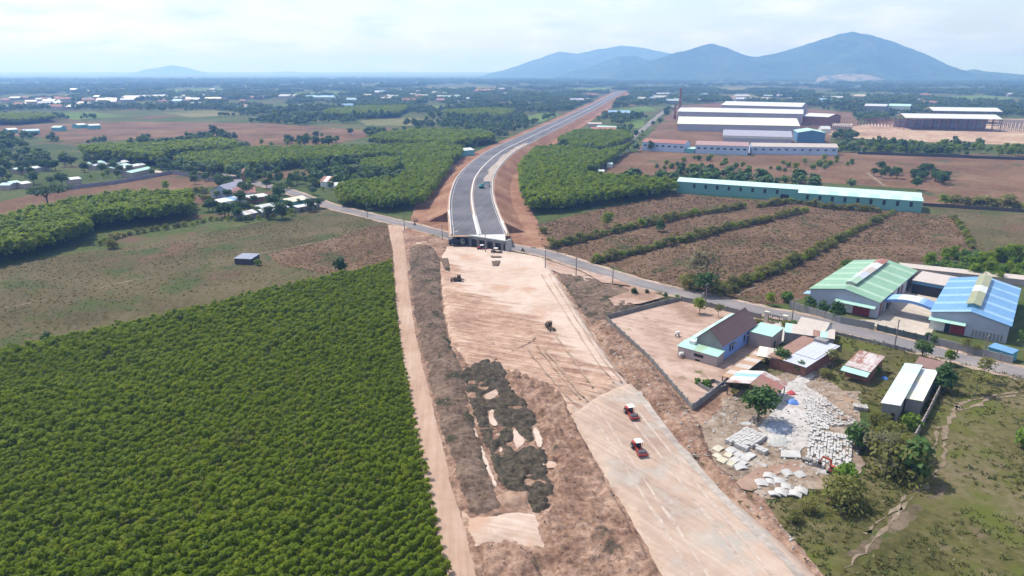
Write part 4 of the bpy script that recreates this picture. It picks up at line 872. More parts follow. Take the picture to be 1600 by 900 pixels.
# --- shed closing the yard at the back, and the vault over the gateway
h, w, d = bld('back_shed', 'low tan-roofed shed with its shaded open front painted dark between the green and blue sheds', 'shed', (1427, 438), (1494, 450), (1441, 426), 4.6, 5.0, 'mono', M_dark, [T_tan], 6, .3)  # closed walls in near black stand for shade inside the opening
face(h, 'fascia', W_bshed, 0, w, 3.5, 4.5)
a = Vector(gp(1381, 467, 4.9)); b = Vector(gp(1462, 483, 4.9)); u = b - a; w = u.length; ar = empty('vaulted_canopy', (a.x, a.y, 0), math.atan2(u.y, u.x), 'arched blue and white canopy spanning between the two factory sheds', 'canopy')
n = 12; T_deep = tin('deep_blue_tin', (.16, .30, .60))
def arc(t): return (w * t, 4.6 + 2.0 * math.sin(math.pi * (.12 + .76 * t)) - .74)
for k in range(n):
    (x0, z0), (x1, z1) = arc(k / n), arc((k + 1) / n); m = MB(); m.slab([(x0, 0, z0), (x1, 0, z1), (x1, 6.5, z1), (x0, 6.5, z0)], .1); m.build('roof_sheet', [T_deep, T_bluel, T_bluel, T_white, T_white, T_white, T_white, T_white, T_bluel, T_deep, T_deep, T_deep][k], ar)
    m = MB(); m.slab([(x0, -.08, z0 - .7), (x1, -.08, z1 - .7), (x1, -.08, z1 + .12), (x0, -.08, z0 + .12)], .08); m.build('edge_trim', T_deep, ar)
for x in (.3, w - .3):
    for y in (.2, 6.3): m = MB(); m.box((x, y, 2.2), (.25, .25, 4.5)); m.build('post', M_steel, ar)
patch('yard_pavement', [(1340, 500), (1368, 500), (1440, 430), (1500, 445), (1450, 530), (1400, 522)], .1, soil('yard_concrete', [(.36, .31, .26), (.47, .41, .35), (.55, .48, .41)], .08, .5, bmp=.1), jit=.1)
h, w, d = bld('lean_to', 'small lean-to with a bright blue tin roof against the factory wall', 'lean-to', (1545, 542), (1581, 553), 3.2, 2.4, 2.7, 'mono', W_tealb, [T_blue], 3, .2)
ra, rb = Vector(gp(1405, 426)), Vector(gp(1600, 447)); ru = rb - ra
h, w, d = bld('rear_shed', 'long low tan roofed lean-to behind the factory sheds', 'shed', None, None, None, 2.2, 2.7, 'mono', W_rose, [T_tan], 8, .2, at=(ra, math.atan2(ru.y, ru.x), ru.length, 4.0))

# --- white house with a brown roof
Wd = frame((1060, 539), (1121, 556), (1139, 489), 3.3); a, rz, w, d = Wd
h = empty('brown_roofed_house', (a.x, a.y, 0), rz, 'house with a steep brown tiled nave rising from mint green lean-to roofs', 'house')
walls(w, 4.0, 3.0, 3.4, 'mono').build('wall', W_rose, h); roof_sheets(h, slopes(w, 4.0, 3.0, 3.4, 'mono', .25)[0], 5, [T_mint, T_mint, T_greenl], name='roof_sheet')
m = walls(3.1, d - 4.02, 3.2, 3.9, 'monox', 0, 4.02); m.build('side_aisle', W_rose, h); roof_sheets(h, slopes(3.1, d - 4.4, 3.2, 3.9, 'monox', .2, 0, 4.25)[0], 7, [T_mint, T_cyan], name='roof_sheet')
nx, nw, nd = 3.15, w - 3.15 - .6, (d - 5.6) * .78; E_, R_ = 5.0, 8.4
walls(nw, nd, E_, R_, 'gy', nx, 4.05).build('nave', W_blue, h); face(h, 'gable_wall', W_grey, nx + .02, nx + nw - .02, 0, E_ + .1, 'f', at=4.05)
m = MB(); m.prism([(nx, E_), (nx + nw, E_), (nx + nw / 2, R_)], 3.98, 4.04); m.build('gable', W_grey, h)
for q in slopes(nw, nd, E_, R_, 'gy', .45, nx, 4.05): roof_sheets(h, q, 8, [T_brown], .12, 'roof_tile_strip')
m = MB(); m.cyl((nx + nw / 2, 3.6, R_ + .14), (nx + nw / 2, 4.05 + nd + .5, R_ + .14), .14, n=6); m.build('ridge_cap', T_brown, h)
for y in (8.5, 10.2, 17.5): face(h, 'window', M_dark, y, y + .9, 1.6, 3.3, 'r', nx + nw, d); face(h, 'awning', W_grey, y - .3, y + 1.2, 3.5, 3.6, 'r', nx + nw, d, .9)
face(h, 'window', M_dark, w * .42, w * .66, 1.5, 2.3); face(h, 'window', M_dark, w * .46, w * .58, .3, .8)
m = MB(); m.box((w + 1.6, d * .4, .1), (3.2, d * .8, .06)); m.build('terrace', m_conc_dark, h)
m = MB(); m.box((2.6, 3.1, 3.85), (1.6, 1.2, .9)); m.build('dormer', W_white, h)
a2, rz2, w2, d2 = frame((1131, 524), (1192, 523), 7, 4.0)
h, w, d = bld('annex', 'small box annex with a flat mint roof at the corner of the brown roofed house', 'annex', None, None, None, 4.0, 4.3, 'mono', W_rose, [T_mint], 3, .15, at=(Vector(gp(1171, 518, 4)), rz, 6.2, 8.0))
face(h, 'door', M_dark, 2.2, 3.2, 0, 2.1, 'r', w, d)
# --- shacks of the concrete yard
h, w, d = bld('tin_shack', 'big shack with a lilac-grey tin roof edged in rust, its roof patched', 'shack', (1204, 556), (1258, 573), (1254, 528), 3.1, 3.5, 'mono', W_brick, [T_rust, T_rust, T_grey, T_grey, T_grey], 5, .5)
for k in range(4): m = MB(); m.slab([(w * (.4 + .15 * k), d * .3, 3.42), (w * (.4 + .15 * k + .148), d * .3, 3.42), (w * (.4 + .15 * k + .148), d + .3, 3.68), (w * (.4 + .15 * k), d + .3, 3.68)], .07); m.build('roof_sheet', T_grey, h)
m = MB(); m.box((w * .55, d * .97, 4.0), (3.2, 2.2, 1.0)); m.build('skylight_box', W_grey, h)
h, w, d = bld('tin_shack', 'long shack with a tan and mint roof behind the lilac-grey roof', 'shack', (1226, 519), (1303, 530), (1236, 508), 3.3, 3.6, 'mono', W_grey, [T_mint, T_tan, T_tan, T_tan, T_rust], 7, .2)
h, w, d = bld('tin_shack', 'small house with a pale hipped tan roof next to the road', 'house', (1245, 511), (1287, 520), (1262, 498), 3.4, 5.0, 'gx', W_white, [T_tan], 5, .3)
h, w, d = bld('tin_shack', 'low cream-roofed lean-to in front of the mint wall line', 'shack', (1184, 556), (1222, 562), (1196, 545), 2.8, 3.1, 'mono', M_wood, [T_cream, T_tan], 3, .2, open_=True)
h, w, d = bld('tin_shack', 'brick shack with a streaked rusty white roof and a mint eave strip', 'shack', (1322, 571), (1359, 581), (1338, 551), 3.0, 3.7, 'mono', W_brick, [T_mix], 6, .3)
m = MB(); m.slab([(-.5, -2.3, 2.3), (w + .2, -2.3, 2.3), (w + .2, -.3, 2.85), (-.5, -.3, 2.85)], .08); m.build('eave_strip', T_mint, h)
h, w, d = bld('tin_shack', 'open shed with one white slope and one rust-red slope of tin', 'shed', (1137, 597), (1208, 618), (1156, 579), 3.2, 4.5, 'gy', M_wood, [[T_white, T_bluel, T_white, T_mix], [T_rust, T_rust, T_redr, T_mix]], 4, .4, open_=True)
a, rz, _, _ = frame((1060, 539), (1121, 556), 5, 3.3)
h, w, d = bld('covered_walk', 'long low orange-tan roofed lean-to beside the brown roofed house', 'lean-to', None, None, None, 2.3, 2.5, 'monox', M_wood, [T_tan, tin('orange_tin', (.42, .27, .17))], 8, .1, at=(Vector(gp(1128, 588, 2.3)), rz, 3.4, 20.0), open_=True)
h, w, d = bld('storage_shed', 'left half of the white-roofed shed beside the meadow, taller half with a dark window', 'shed', None, None, None, 3.9, 4.3, 'monox', W_grey, [T_cyan, T_white], 4, .3, at=frame2((1379, 629), (1405, 635), (1416, 568), 4))
face(h, 'window', M_dark, w * .62, w * .85, .6, 2.2)
h, w, d = bld('storage_shed', 'right half of the white-roofed shed beside the meadow, lower half', 'shed', None, None, None, 3.3, 3.6, 'monox', W_grey, [T_white, T_cream], 4, .2, at=frame2((1416, 622), (1440, 629), (1442, 576), 3.4))
h, w, d = bld('tin_shack', 'low brown-roofed hut between the road trees and the white-roofed shed', 'hut', (1430, 571), (1468, 580), (1437, 560), 2.9, 3.2, 'mono', W_brick, [tin('brown_tin', (.24, .14, .11))], 3, .3)
h, w, d = bld('field_hut', 'small dark hut with a grey-blue roof alone in the dry field', 'hut', (366, 404), (392, 405), (375, 397), 2.3, 2.6, 'mono', plain('dark_board', (.06, .06, .07), .9), [tin('slate_tin', (.24, .26, .34))], 3, .25)

# --- long teal warehouse
a, rz, w, d = frame((1057, 301), (1436, 329), 13, 0)
h, w, d = bld('teal_warehouse', 'very long teal warehouse with a pale roof and a row of dark windows', 'warehouse', None, None, None, 7.0, 8.6, 'gx', W_teal, [T_cyan], 26, .3, at=(a, rz, w, d))
for k in range(8): x = w * (.075 + .052 * k); face(h, 'window', M_dark, x, x + 1.5, 3.6, 6.0)
face(h, 'doorway', M_dark, w * .46, w * .495, 0, 3.6)
an = MB(); ax_, ad = w * .535, 7.0; walls(w - ax_ + .4, ad, 6.2, 7.0, 'mono', ax_, -ad).build('front_bay', W_teal, h)
roof_sheets(h, slopes(w - ax_ + .4, ad, 6.2, 7.02, 'mono', .3, ax_, -ad)[0], 12, [T_cyan, T_mint])
for k in range(9): x = ax_ + (w - ax_) * (.07 + .105 * k); face(h, 'window', M_dark, x, x + 1.5, 2.8, 5.4, at=-ad)

# --- far works: blue-white row, factory halls, chimney, unfinished halls
def row(label, A, B, e, dep, rmat, nwin, n=6):
    a, rz, w, d = frame(A, B, dep, 0); h, w, d = bld('workshop', label, 'workshop', None, None, None, e, e + 2.6, 'gx', W_pblue, [rmat], n, .3, group='blue-white workshops', at=(a, rz, w, d))
    for k in range(nwin): x = w * (k + .5) / nwin; face(h, 'window', M_dark, x - 1.3, x + 1.3, e * .55, e * .72)
    return h
row('left workshop of the blue-white row with a red roof', (1003, 235), (1069, 239), 8, 16, T_redr, 7)
row('middle workshop of the blue-white row with a brown roof', (1086, 240), (1168, 243), 8, 20, tin('faded_red_tin', (.38, .24, .22)), 8)
row('right workshop of the blue-white row, low with a dark red ridge', (1174, 241), (1308, 243), 7, 14, T_tan, 11)
h, w, d = bld('gatehouse', 'small teal-roofed gatehouse gap building in the blue-white row', 'gatehouse', (1070, 239), (1084, 240), 8, 4, 5, 'mono', W_tealb, [T_mint], 2, .2, zf=0)
h, w, d = bld('factory_hall', 'front factory hall with a wide cream roof beside the chimney', 'factory', (1058, 204), (1248, 208), 75, 8.5, 15, 'gx', W_mauve, [T_cream], 20, .5, zf=0)
h, w, d = bld('factory_hall', 'tall rear factory hall with a mauve wall and white roof behind the chimney', 'factory', (1058, 191), (1252, 196), 55, 15.5, 20, 'gx', W_mauve, [T_white], 20, .8, zf=0)
h, w, d = bld('factory_hall', 'low extension of the rear factory hall with a white roof edge', 'factory', (1253, 195), (1292, 197), 50, 12, 15, 'gx', W_brick, [T_white], 5, .8, zf=0)
h, w, d = bld('factory_hall', 'third factory hall showing only a white roof strip at the very back', 'factory', (1126, 180), (1250, 184), 60, 17, 22, 'gx', W_mauve, [T_white], 12, .8, zf=0)
h, w, d = bld('grey_workshop', 'wide low workshop with a lilac-grey roof and white fascia behind the blue-white row', 'workshop', (1129, 223), (1236, 226), 38, 7.5, 12, 'gx', W_mauve, [T_lilac], 12, .5, zf=0); face(h, 'fascia', W_white, 0, w, 5.4, 7.4)
h, w, d = bld('blue_shed', 'steel-blue gabled shed with a mint roof right of the grey workshop', 'shed', (1245, 223), (1288, 224), 34, 10.5, 13, 'gy', W_bshed, [T_mint], 8, .6, zf=0)
def frame_hall(label, A, B, dep, e, r, wm):
    a, rz, w, d = frame(A, B, dep, 0); h = empty('unfinished_hall', (a.x, a.y, 0), rz, label, 'hall')
    for q in slopes(w, d, e, r, 'gx', .5): roof_sheets(h, q, 8, [T_white], .3)
    n = int(w / 9)
    for k in range(n + 1):
        for y in (0, d / 2, d): m = MB(); m.box((w * k / n, y, e / 2), (.7, .7, e)); m.build('column', wm, h)
    for z in (e * .5, e * .9): m = MB(); m.box((w / 2, 0, z), (w, .5, .6)); m.build('beam', wm, h)
    m = MB(); m.box((w / 2, d * .97, e * .35), (w, .3, e * .7)); m.build('back_wall', W_mauve, h)
frame_hall('unfinished hall with a white roof on open steel columns, nearer one', (1412, 203), (1562, 206), 50, 15, 19, M_rsteel)
frame_hall('unfinished hall with a white roof on open columns, farther and taller', (1455, 192), (1562, 194), 50, 17, 21, m_conc_dark)
def skeleton(label, A, B, dep, e, nx_, ny_, mat):
    a, rz, w, d = frame(A, B, dep, 0); h = empty('steel_skeleton', (a.x, a.y, 0), rz, label, 'steel frame')
    for i in range(nx_ + 1):
        for j in range(ny_ + 1): m = MB(); m.box((w * i / nx_, d * j / ny_, e / 2), (.6, .6, e)); m.build('column', mat, h)
    for j in range(ny_ + 1): m = MB(); m.box((w / 2, d * j / ny_, e), (w, .5, .5)); m.build('beam', mat, h)
skeleton('bare columns of an unbuilt hall in the middle of the sandy site', (1340, 196), (1412, 200), 60, 8, 14, 3, M_rsteel)
skeleton('row of bare columns at the right edge of the sandy site', (1562, 204), (1625, 206), 50, 11, 10, 3, M_steel)
skeleton('rust-red frame beside the rear factory hall', (1254, 206), (1330, 208), 50, 9, 12, 2, M_rsteel)
for lab, A, B, e, dep, rm, wm in (('grey-roofed far shed beyond the sandy site, left one', (1349, 176), (1383, 177), 12, 40, T_grey, W_grey), ('pale-roofed far shed beyond the sandy site, right one', (1386, 176), (1420, 177), 12, 40, T_mint, W_white),
      ('small white hut on the sandy site', (1283, 208), (1297, 208), 5, 10, T_white, W_white), ('pale low store in front of the rust-red frame', (1300, 203), (1330, 204), 5, 12, T_tan, W_rose)):
    bld('far_shed', lab, 'shed', A, B, dep, e, e + 3, 'gx', wm, [rm], 3, .4, zf=0)
def chimney(px, py, hgt, r0, label):
    x, y = gp(px, py); h = empty('chimney', (x, y, 0), 0, label, 'chimney'); m = MB(); m.cyl((0, 0, 0), (0, 0, hgt), r0, r0 * .6, 16); m.build('stack', W_brick, h); m = MB(); m.cyl((0, 0, hgt - .8), (0, 0, hgt + .3), r0 * .75, r0 * .75, 16); m.build('rim', W_brick, h)
    m = MB(); m.box((0, 0, 3), (r0 * 2.6, r0 * 2.6, 6)); m.build('base', W_brick, h)
chimney(1060.5, 189, 47, 2.6, 'tall tapering brick factory chimney'); chimney(1054, 186, 22, 1.8, 'short brick chimney beside the tall one')

# --- village on the left
def vil(name, label, A, B, dep, e, r, roof, wm, rm, n=4, group=None, o=.3): return bld(name, label, 'house', A, B, dep, e, r, roof, wm, rm if isinstance(rm, list) else [rm], n, o, group, zf=0)
vil('village_house', 'house with a large lilac-grey roof and a pale blue gable in the left village', (331, 309), (360, 310), 22, 4, 7.5, 'gy', W_pblue, T_lilac)
vil('village_house', 'house with a dusty red roof beside the lilac-grey roof', (366, 313), (400, 311), 10, 4, 6.5, 'gx', W_white, T_redr)
vil('village_house', 'low white and blue tin roofed building in front of the dusty red roof', (347, 325), (386, 318), 8, 3, 3.6, 'mono', W_white, [T_white, T_white, T_blue])
vil('village_house', 'low white roofed shed right of the blue tin roof', (392, 318), (421, 314), 7, 3, 3.5, 'mono', W_brick, T_white)
vil('poultry_shed', 'rear one of the two long white roofed sheds by the field', (406, 334), (450, 325), 7, 2.6, 3.8, 'gx', W_grey, T_white)
vil('poultry_shed', 'front one of the two long white roofed sheds by the field', (412, 340), (452, 331), 7, 2.6, 3.8, 'gx', W_grey, T_white)
vil('poultry_shed', 'white roofed shed with a rusty patch at the left end of the long sheds', (384, 344), (411, 338), 9, 2.6, 3.6, 'gx', W_grey, [T_white, T_mix])
vil('village_house', 'pale green roofed building with a turquoise end wall by the long sheds', (452, 328), (482, 322), 9, 4, 5.5, 'gx', W_tealb, T_cream)
vil('village_house', 'low white strip roof at the roadside end of the village', (466, 332), (500, 326), 4, 2.6, 3, 'mono', W_grey, T_white)
vil('village_house', 'red and white roofed house among trees north of the lane', (501, 293), (522, 294), 12, 4, 6.5, 'gx', W_white, [T_redr, T_white])
vil('village_house', 'white roofed house next to the red and white house', (524, 300), (548, 299), 9, 3.5, 4.5, 'mono', W_white, T_white)
vil('guard_house', 'small brick guard house with a tiled roof by the lane corner', (379, 284), (387, 284), 8, 6, 8.5, 'gx', W_brick, T_redr)
vil('village_house', 'white roofed house standing beyond the tall plantation near the highway', (664, 236), (680, 237), 12, 5, 7, 'gx', W_white, T_white)
vil('village_house', 'turquoise walled house with white roof near the highway bend', (718, 245), (741, 243), 12, 5, 6.5, 'gx', W_tealb, T_white)
vil('village_house', 'pale roofed farm building right of the highway', (930, 207), (965, 209), 14, 6, 8, 'gx', W_grey, T_mint)
LV = [('white tin roof left of the dark tree, longer one', (52, 270), (79, 266), T_white), ('white tin roof left of the dark tree, shorter one', (27, 272), (43, 270), T_cyan), ('pale blue roof at the left edge of the village', (0, 297), (16, 297), T_bluel), ('mint roof beside the umbrella tree', (20, 294), (34, 292), T_mint), ('white house beside the umbrella tree', (36, 295), (50, 293), T_white),
      ('bright white house behind the grey boundary wall', (112, 288), (128, 286), T_white), ('long pale roof among the village trees, leftmost of its cluster', (139, 263), (165, 259), T_mint), ('grey roof in the village cluster with a dark front', (152, 266), (172, 262), T_grey), ('white roof in the middle of the village cluster', (184, 262), (203, 258), T_white), ('long white roof slanting through the village cluster', (180, 270), (205, 263), T_cyan),
      ('long pale roof at the right of the village cluster', (192, 270), (228, 263), T_white), ('mint roofed hall with a curved white edge by the boundary wall', (206, 277), (240, 269), T_mint), ('white roofed shelter on the green behind the village', (167, 243), (189, 239), T_white), ('dark low building behind the village green', (205, 252), (250, 252), T_lilac)]
for lab, A, B, rm in LV: vil('village_house', lab, A, B, 8, 3.0, 4.0, 'gx', W_rose, rm, 3)
FL_ = [('turquoise walled hut on the red field at far left', (14, 209), (29, 208), T_white), ('blue roofed shed on the red field at far left', (36, 211), (62, 210), T_bluel), ('mint shed standing alone on the red field', (81, 205), (95, 205), T_mint), ('long white shed on the red field', (123, 201), (136, 200), T_white), ('white shed beside trees on the red field', (141, 202), (158, 201), T_white)]
for lab, A, B, rm in FL_: vil('village_house', lab, A, B, 12, 4.5, 6, 'gx', W_tealb, rm, 2)

# --- the town: houses by the hundred, far off
T_tw = tin('town_white_tin', (.40, .41, .42)); T_tc = tin('town_cyan_tin', (.34, .44, .45))
TM = [(T_tw, W_rose, 'white tin'), (T_redr, W_rose, 'red tiled'), (T_grey, W_grey, 'grey tin'), (T_tc, W_grey, 'pale cyan'), (T_tan, W_rose, 'tan'), (T_bluel, W_pblue, 'blue tin')]
proto_h = []
for i, (rm, wm, nm) in enumerate(TM):
    h, w, d = bld('town_house', 'far house with a %s roof among the trees of the town' % nm, 'house', None, None, None, 5.5, 8.0, 'gx', wm, [rm], 1, .4, group='far town houses with %s roofs' % nm, at=(Vector((0, 0)), 0, 14, 9)); proto_h.append([h, 0])
rt = np.random.default_rng(77); spots = []
for zone, n in (((0, 800, 150, 172), 55), ((100, 330, 142, 165), 32), ((500, 790, 140, 160), 34), ((0, 160, 155, 172), 18), ((870, 1060, 150, 185), 26), ((1080, 1340, 148, 162), 40), ((850, 1000, 190, 232), 10), ((1300, 1600, 150, 165), 14)):
    for _ in range(n): spots.append((rt.uniform(zone[0], zone[1]), rt.uniform(zone[2], zone[3])))
cl = CLEAR[-3]
for px, py in spots:
    x, y = gp(px, py)
    if not free(np.array([[x, y]]))[0]: continue
    i = int(rt.choice(6, p=[.24, .22, .2, .12, .14, .08])); h, used = proto_h[i]; s = rt.uniform(.5, 1.0) * (1 + y / 5000); sc_ = (s * rt.uniform(.8, 2.2), s * rt.uniform(.8, 1.6), s * rt.uniform(.9, 1.3)); rz = rt.normal(0, .5)
    if not used: h.location = (x, y, 0); h.rotation_euler.z = rz; h.scale = sc_; proto_h[i][1] = 1
    else: copy_tree(h, (x, y, 0), rz, scale=sc_)
# large pale works in the town
for lab, A, B, e, rm in (('long white roofed works in the far town, left of centre', (190, 157), (222, 157), 8, T_white), ('pale works with a long roof in the far town', (475, 157), (525, 157), 8, T_bluel), ('white roofed works beside the pale works', (435, 155), (462, 155), 8, T_white), ('long pale building at the left of the far town', (226, 157), (264, 156), 9, T_grey), ('red roofed hall at the right of the far town', (742, 146), (772, 146), 9, T_redr), ('white roofed hall in the centre of the far town', (585, 149), (600, 149), 9, T_white), ('far white roofed sheds right of the chimney', (1150, 156), (1172, 156), 9, T_white), ('white roofed store beyond the highway end', (1023, 158), (1045, 158), 9, T_white)):
    bld('town_works', lab, 'works', A, B, 40, e, e + 4, 'gx', W_rose, [T_tw if rm is T_white else rm], 2, .4, zf=0)

# ------------------------------------------------------------------ boundary walls, gates
def wall(name, label, pts, hgt, mat, th=.2, sp=3.2, posts=True, z=0.0, cat='wall'):
    ln = W2(pts); P0 = Vector(ln[0]); o = empty(name, (P0.x, P0.y, z), 0, label, cat)
    for a, b in zip(ln[:-1], ln[1:]):
        a, b = Vector(a) - P0, Vector(b) - P0; L_ = (b - a).length; n = max(1, round(L_ / sp)); rz = math.atan2((b - a).y, (b - a).x)
        for k in range(n):
            c = a.lerp(b, (k + .5) / n); m = MB(); m.box((c.x, c.y, hgt / 2), (L_ / n - .28, th, hgt), rz); m.build('wall_panel', mat, o)
            if posts: c = a.lerp(b, k / n); m = MB(); m.box((c.x, c.y, hgt / 2 + .1), (.3, .32, hgt + .2), rz); m.build('post', mat, o)
    return o
wall('compound_wall', 'weathered grey wall round the sandy compound, on the worksite side', [(1082, 641), (1014, 562), (948, 501)], 1.3, m_conc_dark)
wall('compound_wall', 'grey wall at the top of the sandy compound facing the scrub bank', [(949, 499), (1042, 475), (1062, 471)], 1.6, m_conc_dark)
wall('compound_wall', 'roadside grey wall of the sandy compound with dark posts', [(1064, 471), (1110, 481), (1150, 491), (1190, 499)], 1.7, m_conc_dark)
wall('compound_wall', 'short dark wall from the compound corner up to the rusty shed', [(1083, 641), (1112, 619), (1138, 598)], 1.7, W_grey)
wall('factory_wall', 'factory roadside wall left of the gateway', [(1234, 481), (1275, 494), (1313, 506), (1366, 516)], 2.3, W_grey)
wall('factory_wall', 'factory roadside wall right of the gateway', [(1450, 537), (1500, 549), (1582, 570)], 2.2, W_grey)
g = wall('factory_gate', 'long sliding metal gate of the factory yard', [(1370, 517), (1410, 527), (1448, 536)], 2.0, plain('gate_green', (.07, .10, .10), .6), .1, 2.6, cat='gate')
wall('meadow_wall', 'narrow free-standing wall between the white-roofed shed and the meadow', [(1427, 692), (1447, 655), (1469, 610)], 2.1, plain('grey_tan_wall', (.32, .28, .25), .9), .2, 3.0)
wall('village_wall', 'long lavender-grey boundary wall of the walled brown field, front run', [(95, 298), (180, 288), (270, 272)], 2.6, plain('lavender_grey_wall', (.26, .24, .28), .9), .25, 6)
wall('village_wall', 'lavender-grey boundary wall of the walled brown field, right run', [(271, 272), (320, 281), (368, 292)], 2.6, plain('lavender_grey_wall2', (.27, .25, .29), .9), .25, 6)
wall('field_wall', 'dark wall along the far side of the grassy field right of the teal warehouse', [(1442, 322), (1520, 327), (1600, 332), (1640, 334)], 1.8, plain('dark_wall', (.10, .085, .085), .9), .25, 6)
wall('far_wall', 'dark field wall in front of the far shrub belt', [(1340, 241), (1480, 246), (1640, 252)], 2.4, plain('dark_wall2', (.07, .065, .07), .9), .3, 12)
wall('roadside_fence', 'low fence of concrete posts between the road and the rusty shack', [(1306, 523), (1345, 532), (1400, 545), (1425, 551)], .9, W_grey, .1, 2.4)
# ornate gate of the compound
a = Vector(gp(1200, 504)); b = Vector(gp(1222, 509)); u = b - a; w = u.length; g = empty('ornate_gate', (a.x, a.y, 0), math.atan2(u.y, u.x), 'cream gateway with a round wheel pattern at the compound entrance', 'gate')
m_cream = plain('cream_plaster', (.62, .56, .47), .85, .08, .5)
for x in (-.6, w + .6): m = MB(); m.box((x, 0, 1.6), (1.1, .9, 3.2)); m.build('pillar', m_cream, g); m = MB(); m.box((x, 0, 3.3), (1.4, 1.2, .22)); m.build('cap', m_cream, g)
m = MB(); n = 24
for k in range(n): t0, t1 = 2 * math.pi * k / n, 2 * math.pi * (k + 1) / n; m.bar((w / 2 + 1.15 * math.cos(t0), 0, 1.5 + 1.15 * math.sin(t0)), (w / 2 + 1.15 * math.cos(t1), 0, 1.5 + 1.15 * math.sin(t1)), .14)
m.build('wheel', M_dark, g)
for k in range(9): m = MB(); m.box((w * k / 8, 0, 1.4), (.08, .08, 2.6)); m.build('bar', M_dark, g)
for z in (.2, 2.7): m = MB(); m.box((w / 2, 0, z), (w, .1, .12)); m.build('rail', M_dark, g)
# ------------------------------------------------------------------ machines
P_red = plain('red_paint', (.38, .055, .045), .45, .08, .8, spec=.4); P_white = plain('white_paint', (.78, .77, .74), .5, .04, .8); P_black = plain('rubber', (.018, .018, .02), .85, .2, 2); P_drum = plain('drum_steel', (.16, .15, .15), .5, .15, 1, metal=.5)
P_yel = plain('dusty_yellow', (.34, .22, .075), .6, .15, .8); P_brown = plain('muddy_yellow', (.19, .125, .07), .75, .2, .9); P_teal = plain('teal_paint', (.06, .30, .30), .5, .08, .8); P_orange = plain('orange_paint', (.50, .085, .03), .5, .1, .8); P_navy = plain('dark_blue_paint', (.035, .045, .075), .5, .1, .8); P_glass = plain('cab_glass', (.03, .045, .05), .15, .05, .5, spec=.6); P_grey = plain('grey_paint', (.36, .36, .35), .6, .1, .8)
def wheel(par, x, y, r, w, mat=P_black, name='wheel'):
    m = MB(); m.cyl((x - w / 2, y, r), (x + w / 2, y, r), r, n=14); o = m.build(name, mat, par); m = MB(); m.cyl((x - w / 2 - .02, y, r), (x + w / 2 + .02, y, r), r * .5, n=10); m.build('rim', P_grey, o); return o
def roller(px, py, hd, label, mat=P_red, top=P_white, z=0.0):
    """single-drum roller, drum forward along +y"""
    x, y = gp(px, py, z); o = empty('road_roller', (x, y, z), hd, label, 'roller', None)
    o.scale = (.8,) * 3
    m = MB(); m.prism([(-2.9, .8), (-2.75, 1.75), (-1.1, 1.85), (-.9, .75)], -.85, .85); m.v = [(p[1], p[0], p[2]) for p in m.v]; m.build('engine_hood', mat, o)
    for s in (-1, 1): wheel(o, s * .85, -1.9, .78, .55, name='tyre')
    m = MB(); m.box((0, -.35, .75), (1.3, 1.4, .35)); m.build('platform', mat, o)
    m = MB(); m.box((0, -.55, 1.15), (.6, .55, .5)); m.box((0, -.85, 1.55), (.6, .12, .6)); m.build('seat', P_black, o)
    m = MB(); m.cyl((-1.02, 1.85, .77), (1.02, 1.85, .77), .76, n=22); m.build('drum', P_drum, o)
    m = MB(); [m.box((s * 1.12, 1.75, .78), (.14, 2.1, .5)) for s in (-1, 1)]; m.box((0, 2.82, .78), (2.4, .2, .45)); m.box((0, .72, .8), (2.4, .2, .5)); m.build('drum_frame', mat, o)
    for sx in (-.7, .7):
        for sy in (-1.05, .25): m = MB(); m.box((sx, sy, 1.85), (.07, .07, 1.9)); m.build('canopy_post', P_black, o)
    m = MB(); m.prism([(-.95, 2.8), (.95, 2.8), (.8, 2.92), (-.8, 2.92)], -1.4, .6); m.build('canopy', top, o)
    m = MB(); m.bar((0, .1, .9), (0, .3, 1.6), .08); m.cyl((0, .28, 1.58), (0, .32, 1.62), .22, n=10); m.build('steering_wheel', P_black, o)
    return o
def heading(a, b):
    p, q = gp(*a), gp(*b); return math.atan2(-(q[0] - p[0]), q[1] - p[1])
HD = heading((990, 695), (1003, 712))
RZ = .95
def person(par, x, y, z, shirt):
    """seated driver"""
    me = bpy.data.meshes.new('driver'); vs = [(0, 0, 0), (0, -.05, .3), (0, -.05, .52), (0, -.03, .62), (0, 0, .74), (.2, -.04, .5), (.27, .12, .3), (.2, .38, .3), (-.2, -.04, .5), (-.27, .12, .3), (-.2, .38, .3), (.12, .38, .02), (.12, .42, -.4), (-.12, .38, .02), (-.12, .42, -.4)]
    ed = [(0, 1), (1, 2), (2, 3), (3, 4), (2, 5), (5, 6), (6, 7), (2, 8), (8, 9), (9, 10), (0, 11), (11, 12), (0, 13), (13, 14)]
    me.from_pydata(vs, ed, []); o = link('person', me); o.location = (x, y, z)
    o.modifiers.new('skin', 'SKIN'); rad = [.15, .15, .14, .06, .11, .07, .05, .04, .07, .05, .04, .09, .06, .09, .06]
    for v, r_ in zip(me.skin_vertices[0].data, rad): v.radius = (r_, r_)
    me.skin_vertices[0].data[0].use_root = True; me.materials.append(shirt); return o
S_dark = plain('work_clothes', (.035, .05, .09), .9)
for px, py, lab in ((986, 650, 'red road roller with a white canopy, the farther of the two on the rolled strip'), (998, 706, 'red road roller with a white canopy, the nearer of the two on the rolled strip')):
    o = roller(px, py, HD, lab, z=RZ); M_ = Matrix.Rotation(HD, 3, 'Z'); p = M_ @ Vector((0, -.44, 1.14)) + o.location
    d = person(None, p.x, p.y, p.z, S_dark); d.rotation_euler.z = HD; d.scale = (.85,) * 3; tag(d, 'driver in dark work clothes seated on the ' + ('farther' if py < 680 else 'nearer') + ' red roller', 'person', 'roller drivers')
roller(754, 391, R(-80), 'dark red road roller parked under the bridge end', plain('maroon_paint', (.26, .03, .05), .5), z=.3)
roller(776, 396, R(-100), 'muddy yellow road roller with a white canopy by the bridge', P_brown, z=.5)
